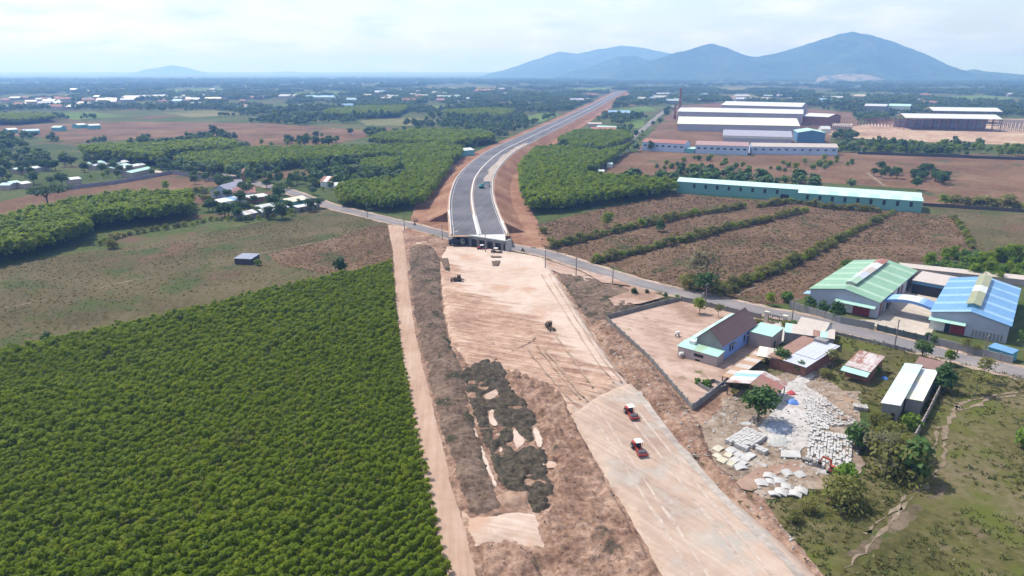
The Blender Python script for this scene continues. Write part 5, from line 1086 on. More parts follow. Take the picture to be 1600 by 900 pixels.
def truck(px, py, hd, label):
    x, y = gp(px, py, .2); o = empty('dump_truck', (x, y, .2), hd, label, 'truck'); o.scale = (.88,) * 3
    m = MB(); m.box((0, -.3, .95), (1.1, 7.6, .3)); m.build('chassis', P_black, o)
    m = MB(); m.prism([(-3.9, 1.25), (1.5, 1.25), (1.7, 2.9), (-4.1, 2.9)], -1.24, 1.24); m.v = [(p[1], p[0], p[2]) for p in m.v]; m.build('dump_body', P_navy, o)
    for k in range(5):
        for s in (-1, 1): m = MB(); m.box((s * 1.28, -3.4 + k * 1.15, 2.05), (.1, .12, 1.5)); m.build('rib', P_navy, o)
    m = MB(); m.prism([(1.9, .9), (3.7, .9), (3.8, 1.9), (3.5, 3.0), (1.9, 3.1)], -1.2, 1.2); m.v = [(p[1], p[0], p[2]) for p in m.v]; m.build('cab', plain('pale_cab', (.42, .46, .40), .5), o)
    m = MB(); m.box((0, 3.68, 2.35), (2.1, .12, .85)); m.build('windscreen', P_glass, o)
    for s in (-1, 1): m = MB(); m.box((s * 1.21, 2.9, 2.4), (.05, .9, .7)); m.build('side_window', P_glass, o); m = MB(); m.box((s * .85, 3.85, 1.15), (.35, .08, .22)); m.build('headlight', P_white, o)
    for yy in (2.8, -1.6, -2.9):
        for s in (-1, 1): wheel(o, s * 1.0, yy, .52, .4)
    return o
truck(714, 383, R(-84), 'dark blue dump truck with a pale cab parked left of the bridge end')
def tracks(o, w, l, mat=P_black):
    if o.scale[0] == 1: o.scale = (.85,) * 3
    for s in (-1, 1):
        m = MB(); pr = [(-l / 2 + .3, .02), (l / 2 - .3, .02), (l / 2, .35), (l / 2 - .25, .75), (-l / 2 + .25, .75), (-l / 2, .35)]; m.prism(pr, s * w / 2 - .25, s * w / 2 + .25); m.v = [(p[1], p[0], p[2]) for p in m.v]; m.build('track', mat, o)
def excavator(px, py, hd, label, mat, z, arm=1.0, up=R(50), sc=.85):
    x, y = gp(px, py, z); o = empty('excavator', (x, y, z), hd, label, 'excavator'); o.scale = (sc,) * 3; tracks(o, 2.3, 3.8)
    m = MB(); m.cyl((0, 0, .7), (0, 0, 1.0), .8, n=12); m.build('turntable', P_black, o)
    m = MB(); m.prism([(-2.1, 1.0), (1.2, 1.0), (1.2, 1.55), (-.3, 1.7), (-.4, 2.1), (-2.0, 2.15), (-2.3, 1.6)], -1.25, 1.25); m.v = [(p[1], p[0], p[2]) for p in m.v]; m.build('house', mat, o)
    m = MB(); m.prism([(-.35, 1.56), (1.2, 1.56), (1.15, 2.3), (.85, 2.9), (-.35, 2.95)], -1.2, -.25); m.v = [(p[1], p[0], p[2]) for p in m.v]; c = m.build('cab', mat, o); m = MB(); m.box((-.73, 1.16, 2.1), (.8, .08, .9)); m.box((-1.2, .4, 2.3), (.06, 1.0, .8)); m.build('window', P_glass, c)
    p0 = Vector((.2, 1.1, 1.5)); p1 = p0 + Vector((0, 2.0 * math.cos(up), 2.6 * math.sin(up) + .6)) * arm; p2 = p1 + Vector((0, 2.5, -.3)) * arm; p3 = p2 + Vector((0, .9, -2.4)) * arm
    m = MB(); m.bar(p0, p1, .38, .55); m.bar(p1, p2, .36, .5); m.build('boom', mat, o); m = MB(); m.bar(p2 + Vector((0, -.2, .5)), p3, .28, .38); m.build('stick', mat, o)
    m = MB(); m.bar(p0 + Vector((0, .5, -.1)), p1.lerp(p2, .3) + Vector((0, 0, -.2)), .14); m.bar(p1.lerp(p2, .35) + Vector((0, 0, .35)), p2 + Vector((0, -.2, .5)), .14); m.build('ram', P_grey, o)
    m = MB(); m.prism([(p3.y - .1, p3.z + .15), (p3.y + .45, p3.z - .1), (p3.y + .2, p3.z - .75), (p3.y - .55, p3.z - .85), (p3.y - .75, p3.z - .4)], -.4, .4); m.v = [(p[1] + p3.x, p[0], p[2]) for p in m.v]; m.build('bucket', P_black, o); return o
excavator(753, 294, R(-75), 'teal excavator with a raised arm working on the right carriageway', P_teal, 5.1, 1.0)
excavator(1303, 740, R(40), 'orange excavator half hidden by bushes beside the white slabs', P_orange, .3, .9, R(65), .6)
def dozer(px, py, hd, label):
    x, y = gp(px, py, .8); o = empty('bulldozer', (x, y, .8), hd, label, 'bulldozer'); tracks(o, 2.1, 3.4)
    m = MB(); m.prism([(-1.5, .7), (1.9, .7), (1.9, 1.5), (.2, 1.7), (-1.5, 1.6)], -.65, .65); m.v = [(p[1], p[0], p[2]) for p in m.v]; m.build('body', P_brown, o)
    m = MB(); m.box((0, -.6, 2.1), (1.4, 1.3, 1.0)); m.build('cab', plain('dark_cab', (.06, .05, .045), .6), o); m = MB(); m.box((0, -.6, 2.66), (1.7, 1.7, .12)); m.build('roof', P_brown, o)
    m = MB(); m.prism([(2.5, .05), (2.75, .1), (2.6, .6), (2.75, 1.15), (2.6, 1.2), (2.42, .6)], -1.75, 1.75); m.v = [(p[1], p[0], p[2]) for p in m.v]; m.build('blade', P_drum, o)
    for s in (-1, 1): m = MB(); m.bar((s * 1.4, -.3, .45), (s * 1.4, 2.5, .45), .16); m.build('push_arm', P_brown, o)
    m = MB(); m.bar((0, -1.6, .9), (0, -2.7, .5), .25); m.bar((0, -2.7, 1.0), (0, -2.7, .1), .15); m.build('ripper', P_drum, o); m = MB(); m.cyl((.3, .9, 1.6), (.3, .9, 2.3), .07); m.build('exhaust', P_black, o); return o
dozer(715, 439, R(85), 'muddy bulldozer pushing earth at the left edge of the cream sand')
def grader(px, py, hd, label):
    x, y = gp(px, py, .9); o = empty('motor_grader', (x, y, .9), hd, label, 'grader'); o.scale = (.72,) * 3
    for yy in (-2.6, -1.1):
        for s in (-1, 1): wheel(o, s * .95, yy, .62, .42)
    for s in (-1, 1): wheel(o, s * .95, 3.4, .6, .4)
    m = MB(); m.prism([(-3.6, .8), (-.6, .8), (-.6, 1.9), (-3.4, 1.75)], -.6, .6); m.v = [(p[1], p[0], p[2]) for p in m.v]; m.build('engine_hood', P_brown, o)
    m = MB(); m.prism([(-.6, 1.0), (.8, 1.0), (.7, 2.9), (-.6, 2.9)], -.75, .75); m.v = [(p[1], p[0], p[2]) for p in m.v]; m.build('cab', plain('dark_cab2', (.05, .05, .05), .5), o); m = MB(); m.box((0, 0, 2.96), (1.8, 1.8, .12)); m.build('roof', P_brown, o)
    m = MB(); m.bar((0, .7, 1.5), (0, 2.6, 1.7), .35); m.bar((0, 2.6, 1.7), (0, 3.6, 1.0), .32); m.box((0, 3.4, .75), (1.7, .25, .2)); m.build('frame', P_brown, o)
    m = MB(); m.box((0, 1.5, .35), (3.6, .1, .6), R(25)); m.build('blade', P_drum, o); m = MB(); m.cyl((0, 1.5, .7), (0, 1.5, .85), .8, n=14); m.build('circle', P_brown, o); return o
grader(859, 513, heading((852, 503), (865, 518)), 'dark motor grader crossing the cream sand in the middle of the worksite')
def motorbike(px, py, hd, label):
    x, y = gp(px, py, .25); o = empty('motorbike', (x, y, .25), hd, label, 'motorbike')
    for yy in (-.6, .6): m = MB(); m.cyl((-.06, yy, .3), (.06, yy, .3), .3, n=12); m.build('wheel', P_black, o)
    m = MB(); m.box((0, 0, .55), (.28, 1.0, .3)); m.box((0, -.2, .75), (.28, .7, .12)); m.bar((0, .5, .5), (0, .35, 1.0), .1); m.bar((-.32, .35, 1.0), (.32, .35, 1.0), .05); m.build('body', P_black, o)
    M_ = Matrix.Rotation(hd, 3, 'Z'); p = M_ @ Vector((0, -.2, .85)) + o.location; d = person(None, p.x, p.y, p.z, S_dark); d.rotation_euler.z = hd; tag(d, 'rider in dark clothes on the ' + label, 'person', 'motorbike riders')
motorbike(648, 352, R(60), 'motorbike on the grey road left of the bridge'); motorbike(817, 393, R(-120), 'motorbike on the grey road right of the bridge')
# small water cart on the verge, orange boulder of earth by the road
def mound(name, px, py, r_, h_, label, mat, z=0.0):
    x, y = gp(px, py); m = MB(); rr = random.Random(int(px)); n = 14; vs = [(0, 0, h_)]; fs = []
    for j in range(1, 4):
        for k in range(n): a = 6.283 * k / n; q = r_ * j / 3 * rr.uniform(.85, 1.12); vs.append((q * math.cos(a), q * math.sin(a), h_ * (1 - (j / 3) ** 2) * rr.uniform(.8, 1.15) - (.05 if j == 3 else 0)))
    for k in range(n): fs.append((0, 1 + k, 1 + (k + 1) % n))
    for j in range(2):
        for k in range(n): a = 1 + j * n; fs.append((a + k, a + n + k, a + n + (k + 1) % n, a + (k + 1) % n))
    m.add(vs, fs); o = m.build(name, mat); o.location = (x, y, z); return tag(o, label, name.split('_')[-1])
mound('earth_mound', 648, 346, 2.2, 1.6, 'small orange earth mound beside the grey road left of the bridge', m_earth)
mound('gravel_mound', 1217, 672, 3.2, 1.5, 'grey gravel mound coloured bluish for the shade of the big yard tree', plain('gravel_blue_shade', (.30, .33, .40), .95, .15, 1.5), .2)  # the blue of the tree's shadow is mixed into the gravel colour
mound('gravel_mound', 1214, 690, 2.8, .8, 'pale grey gravel mound in front of the bluish one', plain('pale_gravel', (.45, .44, .42), .95, .15, 1.5), .2)
mound('tarp_heap', 1238, 631, 1.6, .9, 'heap under a crumpled blue tarpaulin in the dusty yard', plain('blue_tarp', (.12, .25, .62), .6, .1, 1.5), .2)
mound('cloth_heap', 1236, 617, 1.2, .8, 'red cloth heap in the dusty yard next to the rusty shed', plain('red_cloth', (.50, .08, .09), .8, .1, 1.5), .2)
mound('tarp_heap', 1382, 592, .9, .5, 'small blue plastic sheet in the weeds', plain('blue_sheet', (.08, .22, .62), .6), .1)

# ------------------------------------------------------------------ concrete goods in the yard
C_pale = plain('pale_concrete', (.47, .455, .44), .9, .1, .8, streaks=((.42, .40, .37), .62)); C_mid = plain('aged_concrete', (.42, .39, .37), .95, .14, .9, streaks=((.27, .24, .21), .58))
def block_mesh(d, rough, s):
    rr = random.Random(s); m = MB(); m.box((0, 0, d[2] / 2), d); m.v = [tuple(c + rr.uniform(-rough, rough) for c in v) for v in m.v]; return m.mesh('slab', C_pale)
def stack(name, label, A, B, C, nx, ny, h, mat=C_pale, jit=.05, gap=.06, part='slab', group=None, hv=.1):
    a, b = Vector(gp(*A, .2)), Vector(gp(*B, .2)); u = b - a; w = u.length; u.normalize(); v = Vector((-u.y, u.x)); d = (Vector(gp(*C, .2)) - a).dot(v) if not isinstance(C, (int, float)) else C
    o = empty(name, (a.x, a.y, .2), math.atan2(u.y, u.x), label, 'stack', group); cw, cd = w / nx, abs(d) / ny; sg = 1 if d > 0 else -1; kinds = []
    for s in range(4): m = MB(); rr = random.Random(s); m.box((0, 0, h / 2), (cw - gap, cd - gap, h)); m.v = [tuple(c + rr.uniform(-.03, .03) for c in p) for p in m.v]; kinds.append(m.mesh(part, mat))
    for i in range(nx):
        for j in range(ny):
            if random.random() < (.04 if name == 'slab_stack' else .13): continue
            k = link(part, random.choice(kinds), o); k.location = ((i + .5) * cw + random.uniform(-jit, jit), sg * (j + .5) * cd + random.uniform(-jit, jit), random.uniform(-hv, 0)); k.rotation_euler.z = random.uniform(-.06, .06)
    return o
stack('slab_stack', 'broad flat stack of white concrete slabs left of the big yard tree', (1132, 693), (1166, 708), (1164, 672), 7, 12, 1.0)
stack('slab_stack', 'two short rows of white blocks at the corner of the broad slab stack', (1169, 700), (1194, 712), 1.6, 5, 2, .8)
stack('block_carpet', 'upper bed of pale blocks laid edge to edge in the middle of the yard', (1262, 668), (1297, 673), (1282, 624), 9, 14, .5, C_pale, .1, .1, 'block', None, .3)
stack('block_carpet', 'bed of older grey blocks at the upper right of the yard', (1300, 668), (1342, 664), (1318, 624), 10, 12, .6, C_mid, .14, .14, 'block', None, .35)
stack('block_carpet', 'largest bed of white blocks beside the orange excavator', (1258, 726), (1330, 742), (1282, 674), 14, 15, .6, C_pale, .1, .1, 'block', None, .35)
ROW2 = [((1262, 636), (1284, 640), 'beside the dusty path'), ((1258, 648), (1282, 652), 'in the middle of the dusty yard'), ((1258, 662), (1274, 664), 'with a dark front')]
for A_, B_, nm in ROW2: stack('concrete_row', 'short pale block row %s' % nm, A_, B_, 1.3, 5, 2, .5, C_pale, .12, .1, 'block', 'rows of concrete blocks')
stack('post_stack', 'stack of old concrete posts at the top right of the yard', (1333, 640), (1357, 643), 2.0, 9, 1, .8, C_mid, .05, .1, 'post'); stack('post_stack', 'brownish stack of posts lying in the middle of the old rows', (1305, 657), (1330, 661), 1.5, 9, 1, .7, plain('rusty_posts', (.27, .17, .12), .95), .05, .1, 'post'); stack('post_stack', 'dark row of pipes in front of the white blocks by the orange excavator', (1252, 722), (1284, 733), 1.2, 10, 1, .8, m_conc_dark, .04, .1, 'pipe')
def shell_mesh(w, l, rise, t, n=8):
    m = MB(); pr = [(w * (k / n - .5), rise * math.sin(math.pi * k / n)) for k in range(n + 1)]; m.prism(pr + [(x * .93, z - t) for x, z in pr[::-1]], -l / 2, l / 2); return m.mesh('curved_segment', C_pale)
SH = [shell_mesh(2.0, 1.6, .26, .2), shell_mesh(2.3, 1.8, .32, .22), shell_mesh(1.7, 1.4, .2, .18)]
C_cream = plain('cream_concrete', (.52, .48, .38), .9, .12, .8); SHC = [m.copy() for m in SH]
for m in SHC: m.materials[0] = C_cream
def seg(px, py, i, rz, label, tilt=0.0, cream=False):
    x, y = gp(px, py, .3); o = link('curved_segment', (SHC if cream else SH)[i]); o.location = (x, y, .35); o.rotation_euler = (tilt, random.uniform(-.1, .1), rz); return tag(o, label, 'concrete segment', 'curved concrete segments')
G1 = [(1123, 701), (1144, 704), (1138, 711), (1155, 710), (1130, 719), (1142, 724), (1150, 719), (1167, 715), (1162, 723), (1173, 712), (1157, 730), (1121, 712)]
G2 = [(1202, 744), (1204, 753), (1218, 752), (1189, 755), (1228, 760), (1210, 772), (1220, 769)]; G3 = [(1251, 767), (1242, 772)]; G4 = [(1230, 739), (1250, 742)]
PO = ['leftmost', 'rear left', 'middle left', 'rear middle', 'front left', 'front middle', 'central', 'right', 'front right', 'rightmost', 'lowest', 'far left']
for i, (px, py) in enumerate(G1): seg(px, py, i % 3, .5 + random.uniform(-.4, .4), '%s curved concrete shell in the group below the broad slab stack' % PO[i], cream=i in (0, 2, 4, 5, 11))
for i, (px, py) in enumerate(G2): seg(px, py, (i + 1) % 3, -.5 + random.uniform(-.5, .5), '%s white curved shell in the loose pile at the lower edge of the yard' % PO[i], random.uniform(-.25, .25))
for i, (px, py) in enumerate(G3): seg(px, py, 1, -.5, '%s of the two white curved shells lying side by side near the bushes' % ('right' if i == 0 else 'left'))
for i, (px, py) in enumerate(G4): seg(px, py, 0, .3, 'curved shell half in the rubble behind the loose pile, %s one' % ('left' if i == 0 else 'right'), .2)
m = MB(); m.slab([(-2.2, -1, .1), (1.6, -1.4, .1), (2.4, 1.2, .1), (-1.2, 1.5, .1)], .3); o = m.build('loose_slab', C_pale); o.location = (*gp(1234, 713), .2); tag(o, 'single pale slab lying flat in the middle of the sandy yard', 'slab')
ruin = empty('ruined_pen', (*gp(1122, 612), 0), .5, 'roofless low brick pen beside the open rusty shed', 'pen')
for c, d in (((0, 0, .6), (5, .2, 1.2)), ((0, 4, .6), (5, .2, 1.2)), ((-2.4, 2, .6), (.2, 3.8, 1.2)), ((2.4, 2, .6), (.2, 3.8, 1.2))): m = MB(); m.box(c, d); m.build('wall', m_conc_dark, ruin)
for px, py, lab in ((1064, 560, 'white water tank on the ground by the mint lean-to'), (1058, 527, 'white water tank on a stand behind the mint lean-to')):
    x, y = gp(px, py); t = empty('water_tank', (x, y, .3), .3, lab, 'tank'); m = MB(); m.cyl((-.6, 0, 1.1), (.6, 0, 1.1), .45, n=14); m.build('tank', P_white, t)
    for s in (-.5, .5): m = MB(); m.box((s, 0, .35), (.1, .8, .7)); m.build('leg', M_steel, t)

# ------------------------------------------------------------------ poles
m_pole = plain('pole_concrete', (.22, .20, .19), .9, .1, 1)
def pole(px, py, hgt, label, arm=True, lamp=False):
    x, y = gp(px, py); o = empty('utility_pole', (x, y, 0), R(40), label, 'pole', 'utility poles along the grey road'); m = MB(); m.cyl((0, 0, 0), (0, 0, hgt), .2, .12, 8); m.build('shaft', m_pole, o)
    if arm:
        m = MB(); m.box((0, 0, hgt - .5), (1.6, .1, .12)); m.build('crossarm', m_pole, o)
        for s in (-.7, 0, .7): m = MB(); m.cyl((s, 0, hgt - .44), (s, 0, hgt - .2), .05, n=6); m.build('insulator', P_white, o)
    if lamp: m = MB(); m.bar((0, 0, hgt - .3), (1.4, 0, hgt), .08); m.box((1.6, 0, hgt), (.6, .2, .1)); m.build('lamp_arm', P_grey, o)
PL_ = [(574, 341, 8, 'utility pole beside the grey road left of the haul road'), (632, 359, 8.5, 'utility pole at the mouth of the haul road'), (691, 374, 7, 'utility pole close to the dump truck'), (758.5, 397, 8.5, 'utility pole standing in front of the bridge end'), (852, 422, 8, 'utility pole at the right corner of the cream sand'), (900, 433, 7.5, 'utility pole above the scrub bank, left one'), (957, 446, 7.5, 'utility pole above the scrub bank, right one'),
       (1102, 477, 7.5, 'utility pole at the compound roadside wall'), (1397, 545, 8.5, 'leaning utility pole opposite the factory gate'), (1536, 562, 7, 'white utility pole with a lamp in front of the blue shed')]
for px, py, hh, lab in PL_: pole(px, py, hh, lab)
pole(1237, 503, 7, 'street lamp post by the left end of the factory wall', False, True); pole(1494, 557, 3.5, 'short white marker post on the verge by the blue shed', False)

# ------------------------------------------------------------------ single trees and bushes
TR = [('dark', 1428, 748, 2.6, 'dark green heart of the large olive thicket'), ('fresh', 1432, 716, 2.0, 'bright green bush at the upper right of the large olive thicket'), ('olive', 1262, 800, .6, 'low olive bush on the bank between the rolled strip and the meadow'), ('olive', 1240, 815, .5, 'smaller low bush on the bank between the rolled strip and the meadow'), ('broad0', 1184, 660, 1.3, 'big round dark green tree in the middle of the concrete yard'), ('broad1', 1222, 574, .80, 'tree rising through the roofs beside the lilac-grey shack'), ('broad2', 1440, 561, .82, 'round dark tree by the road behind the white-roofed shed'), ('small', 1484, 570, 1.0, 'small tree by the road right of the brown-roofed hut'), ('sparse', 1534, 596, 1.25, 'thin young tree on the road verge near the right edge'),
      ('broad1', 1606, 560, 1.35, 'large brownish green tree cut off by the right edge, near the blue lean-to'), ('olive', 1318, 790, 1.3, 'big olive bush in front of the orange excavator'), ('fresh', 1322, 752, 1.7, 'fresh green bush right behind the orange excavator'), ('olive', 1408, 744, 1.75, 'large olive thicket between the yard and the meadow, lower part'), ('wispy', 1380, 735, 1.25, 'greyish leafless thicket left of the large olive thicket'),
      ('olive', 1385, 700, 1.35, 'olive bush above the large thicket near the shed'), ('dark', 1340, 702, 1.9, 'dark narrow bush at the right edge of the concrete rows'), ('olive', 1372, 664, .75, 'yellow-green bush at the left wall of the white-roofed shed'), ('fresh', 1425, 672, 1.6, 'bright green weeds in front of the white-roofed shed'), ('fresh', 1612, 706, 2.3, 'bright green bush at the right edge of the meadow'), ('dark', 1470, 610, 2.0, 'dark shrub right of the white-roofed shed'), ('dark', 1476, 596, 1.6, 'dark shrub under the brown-roofed hut'),
      ('sparse', 1524, 616, 1.1, 'sparse roadside tree casting shade on the cart track'), ('fresh', 1365, 585, 1.3, 'green weeds right of the streaked rusty shack'), ('olive', 1290, 590, .55, 'olive shrub by the sandy path in front of the streaked rusty shack'), ('sparse', 1300, 575, 1.0, 'thin tree by the path left of the streaked rusty shack'), ('dark', 1250, 586, 1.2, 'dark shrub in front of the lilac-grey shack'), ('fresh', 1172, 568, 1.0, 'small green bush at the end of the orange-tan lean-to'),
      ('broad0', 1102, 462, 1.3, 'big dark tree of the roadside thicket in the brown field'), ('wispy', 1102, 450, 2.3, 'pale leafless tree standing over the roadside thicket'), ('olive', 1078, 452, 1.35, 'olive bush at the left of the roadside thicket'), ('olive', 1124, 462, 1.3, 'olive bush at the right of the roadside thicket'), ('olive', 1145, 455, .8, 'olive bush where the hedge meets the roadside thicket'),
      ('fresh', 1230, 472, 1.6, 'green tree alone left of the factory wall'), ('small', 1202, 478, 1.1, 'small green tree by the road left of the factory wall'), ('dark', 1262, 486, 1.6, 'dark tree behind the factory wall, left'), ('dark', 1284, 492, 1.5, 'dark tree behind the factory wall, middle'), ('dark', 1304, 499, 1.9, 'dark conical tree behind the factory wall by the awning'), ('dark', 1449, 534, .9, 'small conifer at the right post of the factory gate'), ('dark', 1459, 539, .9, 'small conifer in front of the white sheet of the blue shed'), ('sparse', 1506, 553, .9, 'yellow-green sapling in front of the dark red door'), ('sparse', 1524, 556, .7, 'yellow-green sapling beside the lamp post'),
      ('fresh', 1300, 452, 1.7, 'green bush along the left side of the green-roofed shed, nearest'), ('fresh', 1312, 437, 1.8, 'green bush along the left side of the green-roofed shed, middle'), ('fresh', 1324, 423, 1.8, 'green bush along the left side of the green-roofed shed, farthest'), ('olive', 1275, 466, .9, 'olive bush at the front left corner of the green-roofed shed'), ('fresh', 1290, 464, 1.5, 'green shrub near the front left corner of the green-roofed shed'),
      ('dark', 534, 427, 2.1, 'dark round shrub alone at the top edge of the plantation'), ('dark', 76, 536, 1.1, 'dark shrub at the left end of the plantation edge'), ('olive', 176, 388, 1.0, 'olive bush in front of the dark wood on the left'), ('fresh', 404, 415, 1.1, 'low green bush beside the dark field hut'), ('umbrella', 76, 325, 1.0, 'large dark umbrella-shaped tree at far left'), ('olive', 849, 365, .75, 'olive shrub at the corner of the brown field by the red bank'), ('small', 948, 357, 2.0, 'dark narrow tree standing over the first hedge'), ('dark', 1030, 362, 1.8, 'round dark shrub in front of the first hedge'),
      ('small', 1093, 491, 1.3, 'thin leafless sapling in the compound, left'), ('sparse', 1122, 497, .9, 'thin sapling in the compound, right'), ('dark', 991, 462, .9, 'dark weeds on the scrub bank by the road'), ('dark', 1010, 460, .6, 'small weeds on the scrub bank'), ('dark', 1040, 465, .6, 'small dark weeds at the compound corner'), ('fresh', 1058, 468, .7, 'small bright bush at the compound corner'), ('fresh', 1105, 606, .9, 'patch of green weeds in the lower corner of the compound'), ('fresh', 1090, 601, .7, 'smaller patch of weeds in the compound'), ('olive', 1184, 508, .5, 'low hedge bush beside the ornate gate'), ('olive', 1228, 512, .55, 'yellowish bush right of the ornate gate'), ('fresh', 1240, 512, 1.0, 'green bush behind the street lamp post'),
      ('small', 188, 322, 2.0, 'slim dark tree on the rough ground behind the left wood'), ('small', 261, 300, 1.8, 'small tree in the middle of the walled field'), ('dark', 205, 312, 1.9, 'round shrub at the lower edge of the walled field'), ('broad2', 98, 292, 1.5, 'round dark tree in front of the village houses'), ('broad0', 30, 258, 1.5, 'dark tree at the left edge behind the village'), ('broad1', 160, 272, 1.3, 'dark tree among the village roofs'), ('broad1', 350, 262, 1.3, 'tree by the village lane'), ('broad2', 510, 232, 1.7, 'tree standing alone in front of the bright plantation'), ('broad0', 494, 225, 1.4, 'dark tree left of the lone tree'), ('broad1', 1120, 189, 2.0, 'round tree standing in front of the cream-roofed hall')]
for key, px, py, s, lab in TR: tree(key, px, py, s, lab, 'bush' if key in ('olive', 'fresh', 'dark') and 'tree' not in lab else 'tree', z=.05)

# rows of shrubs dividing the brown field
def hedge(label, pts, step, s):
    ln = smooth_line(W2(pts), 10); acc = 0; P0 = ln[0]; o = empty('hedge', (P0[0], P0[1], 0), 0, label, 'hedge'); prev = ln[0]; k = 0
    for p in ln[1:]:
        d = math.hypot(p[0] - prev[0], p[1] - prev[1]); acc += d
        if acc > step:
            acc = 0; c = link('shrub', PROTO[('hedge', 'hedge2', 'hedge3', 'hedge')[random.randrange(4)]][1], o); q = s * random.uniform(.7, 1.25); c.location = (p[0] - P0[0] + random.uniform(-.5, .5), p[1] - P0[1] + random.uniform(-.5, .5), 0); c.scale = (q, q, q * random.uniform(.7, 1.0)); c.rotation_euler.z = random.uniform(0, 6.28)
        prev = p
hedge('long olive hedge, first across the brown field counted from the highway', [(858, 388), (905, 378), (960, 364), (1020, 351), (1080, 338), (1140, 329), (1165, 324)], 1.6, 1.12)
hedge('long olive hedge, middle one across the brown field', [(920, 412), (975, 401), (1030, 387), (1090, 372), (1150, 357), (1205, 344), (1260, 331)], 1.6, 1.12)
hedge('thick short hedge along the foot of the teal warehouse', [(1180, 324), (1240, 318), (1290, 326), (1330, 328), (1370, 332)], 2.0, 1.25)
hedge('long olive hedge nearest the factory sheds, slanting up to the teal warehouse', [(1140, 452), (1190, 434), (1240, 413), (1290, 388), (1340, 362), (1398, 334)], 1.6, 1.15)
hedge('row of green shrubs at the right end of the brown field', [(1488, 340), (1500, 355), (1510, 370), (1517, 388)], 2.2, .8)
hedge('tall dark hedge of trees beyond the grassy field on the right', [(1455, 318), (1500, 321), (1550, 324), (1600, 328), (1630, 330)], 4.5, 2.2)
hedge('ragged hedge between the left wood and the dry field', [(150, 386), (185, 372), (220, 364), (260, 358), (300, 352), (330, 345), (380, 345), (440, 337), (490, 327)], 2.4, .75)
def thicket(label, poly, dens, seed, keys, s, group=None):
    LK = {'b': 'broad dark-crowned ', 's': 'small bright-crowned ', 'f': 'low fresh green ', 'd': 'round dark ', 'o': 'olive '}
    for i, (x, y) in enumerate(rand_in(poly, dens, seed)):
        k = keys[i % len(keys)]; tree(k, 0, 0, s * random.uniform(.65, 1.25), LK[k[0]] + label.replace('green bush', 'bush'), 'tree' if 'tree' in label else 'bush', LK[k[0]] + group, world=(x, y))
thicket('green bush of the young orchard behind the factory sheds', [(1440, 420), (1490, 402), (1560, 400), (1640, 412), (1640, 448), (1560, 442), (1480, 428)], .07, 5, ('fresh', 'small', 'fresh'), 1.35, 'orchard bushes behind the factory sheds')
thicket('bushy tree in the grove on the far brown field', [(1352, 272), (1385, 266), (1412, 276), (1400, 282), (1360, 280)], .014, 7, ('broad0', 'broad1'), 1.1, 'left grove on the far brown field'); thicket('bushy tree in the right grove on the far brown field', [(1418, 278), (1440, 266), (1480, 278), (1475, 290), (1440, 288)], .014, 8, ('broad1', 'broad2'), 1.1, 'right grove on the far brown field')
thicket('green bush scattered on the brown land before the teal warehouse', [(1020, 262), (1080, 246), (1150, 256), (1200, 262), (1310, 248), (1345, 258), (1250, 268), (1150, 275), (1060, 272)], .006, 9, ('small', 'fresh', 'fresh'), 1.6, 'bushes on the far brown land')
thicket('bush of the shrub belt beyond the far brown field', [(1300, 234), (1400, 228), (1500, 232), (1640, 238), (1640, 248), (1480, 244), (1310, 240)], .008, 10, ('small', 'fresh', 'small'), 1.9, 'bushes of the shrub belt on the right')
thicket('dark tree of the row between the lane and the bright plantation', [(470, 285), (560, 270), (575, 280), (545, 295), (500, 300), (440, 295)], .012, 18, ('broad0', 'broad2', 'small'), 1.0, 'trees between lane and plantation')
thicket('tree in the village gardens', VILL, .0036, 11, ('broad0', 'broad1', 'broad2', 'small'), 1.15, 'village garden trees')
thicket('shrub on the rough strip behind the left wood', [(60, 340), (180, 318), (260, 306), (320, 298), (330, 315), (200, 322), (120, 332)], .02, 12, ('small', 'dark', 'olive'), 1.0, 'shrubs on the rough strip')
thicket('garden tree behind the poultry sheds', [(300, 335), (330, 300), (345, 330), (400, 330), (455, 318), (500, 330), (440, 342), (380, 348)], .014, 14, ('broad2', 'dark', 'small', 'broad0'), 1.0, 'garden trees by the poultry sheds')
thicket('tree scattered on the scrub between the far fields', [(385, 232), (480, 215), (560, 208), (570, 218), (480, 240), (400, 240)], .0022, 15, ('small', 'broad1'), 1.7, 'trees on the far scrub')
thicket('tree lining the lane to the far works', [(905, 285), (1000, 205), (1050, 170), (1058, 172), (1010, 212), (925, 290)], .0015, 16, ('broad1', 'small'), 1.4, 'trees along the far lane')
for px, py in ((905, 288), (928, 268), (940, 256), (953, 247), (962, 244), (975, 236), (948, 262), (935, 274)):
    vil('roadside_hut', 'small pale-roofed hut by the far lane', (px, py), (px + 9, py), 7, 2.8, 3.6, 'gx', W_white, [T_cyan, T_tan, T_white][int(px) % 3], 1, group='huts by the far lane')

# ------------------------------------------------------------------ tufts, clods and weeds nobody could count
def tuft_mesh(name, mat, n, rad, hgt, seed):
    r = np.random.default_rng(seed); a = r.uniform(0, 6.28, n); q = rad * np.sqrt(r.uniform(0, 1, n)); bx_, by_ = q * np.cos(a), q * np.sin(a); h_ = hgt * r.uniform(.5, 1.1, n); w_ = rad * r.uniform(.25, .5, n); f = r.uniform(0, 6.28, n); lx, ly = rad * .5 * r.normal(0, 1, (2, n))
    V = np.stack([np.c_[bx_ - w_ * np.cos(f), by_ - w_ * np.sin(f), np.zeros(n)], np.c_[bx_ + w_ * np.cos(f), by_ + w_ * np.sin(f), np.zeros(n)], np.c_[bx_ + lx + w_ * .5 * np.cos(f), by_ + ly + w_ * .5 * np.sin(f), h_], np.c_[bx_ + lx - w_ * .5 * np.cos(f), by_ + ly - w_ * .5 * np.sin(f), h_ * .9]], 1).reshape(-1, 3)
    return loose(npmesh(name, V, np.arange(4 * n).reshape(n, 4), mat))
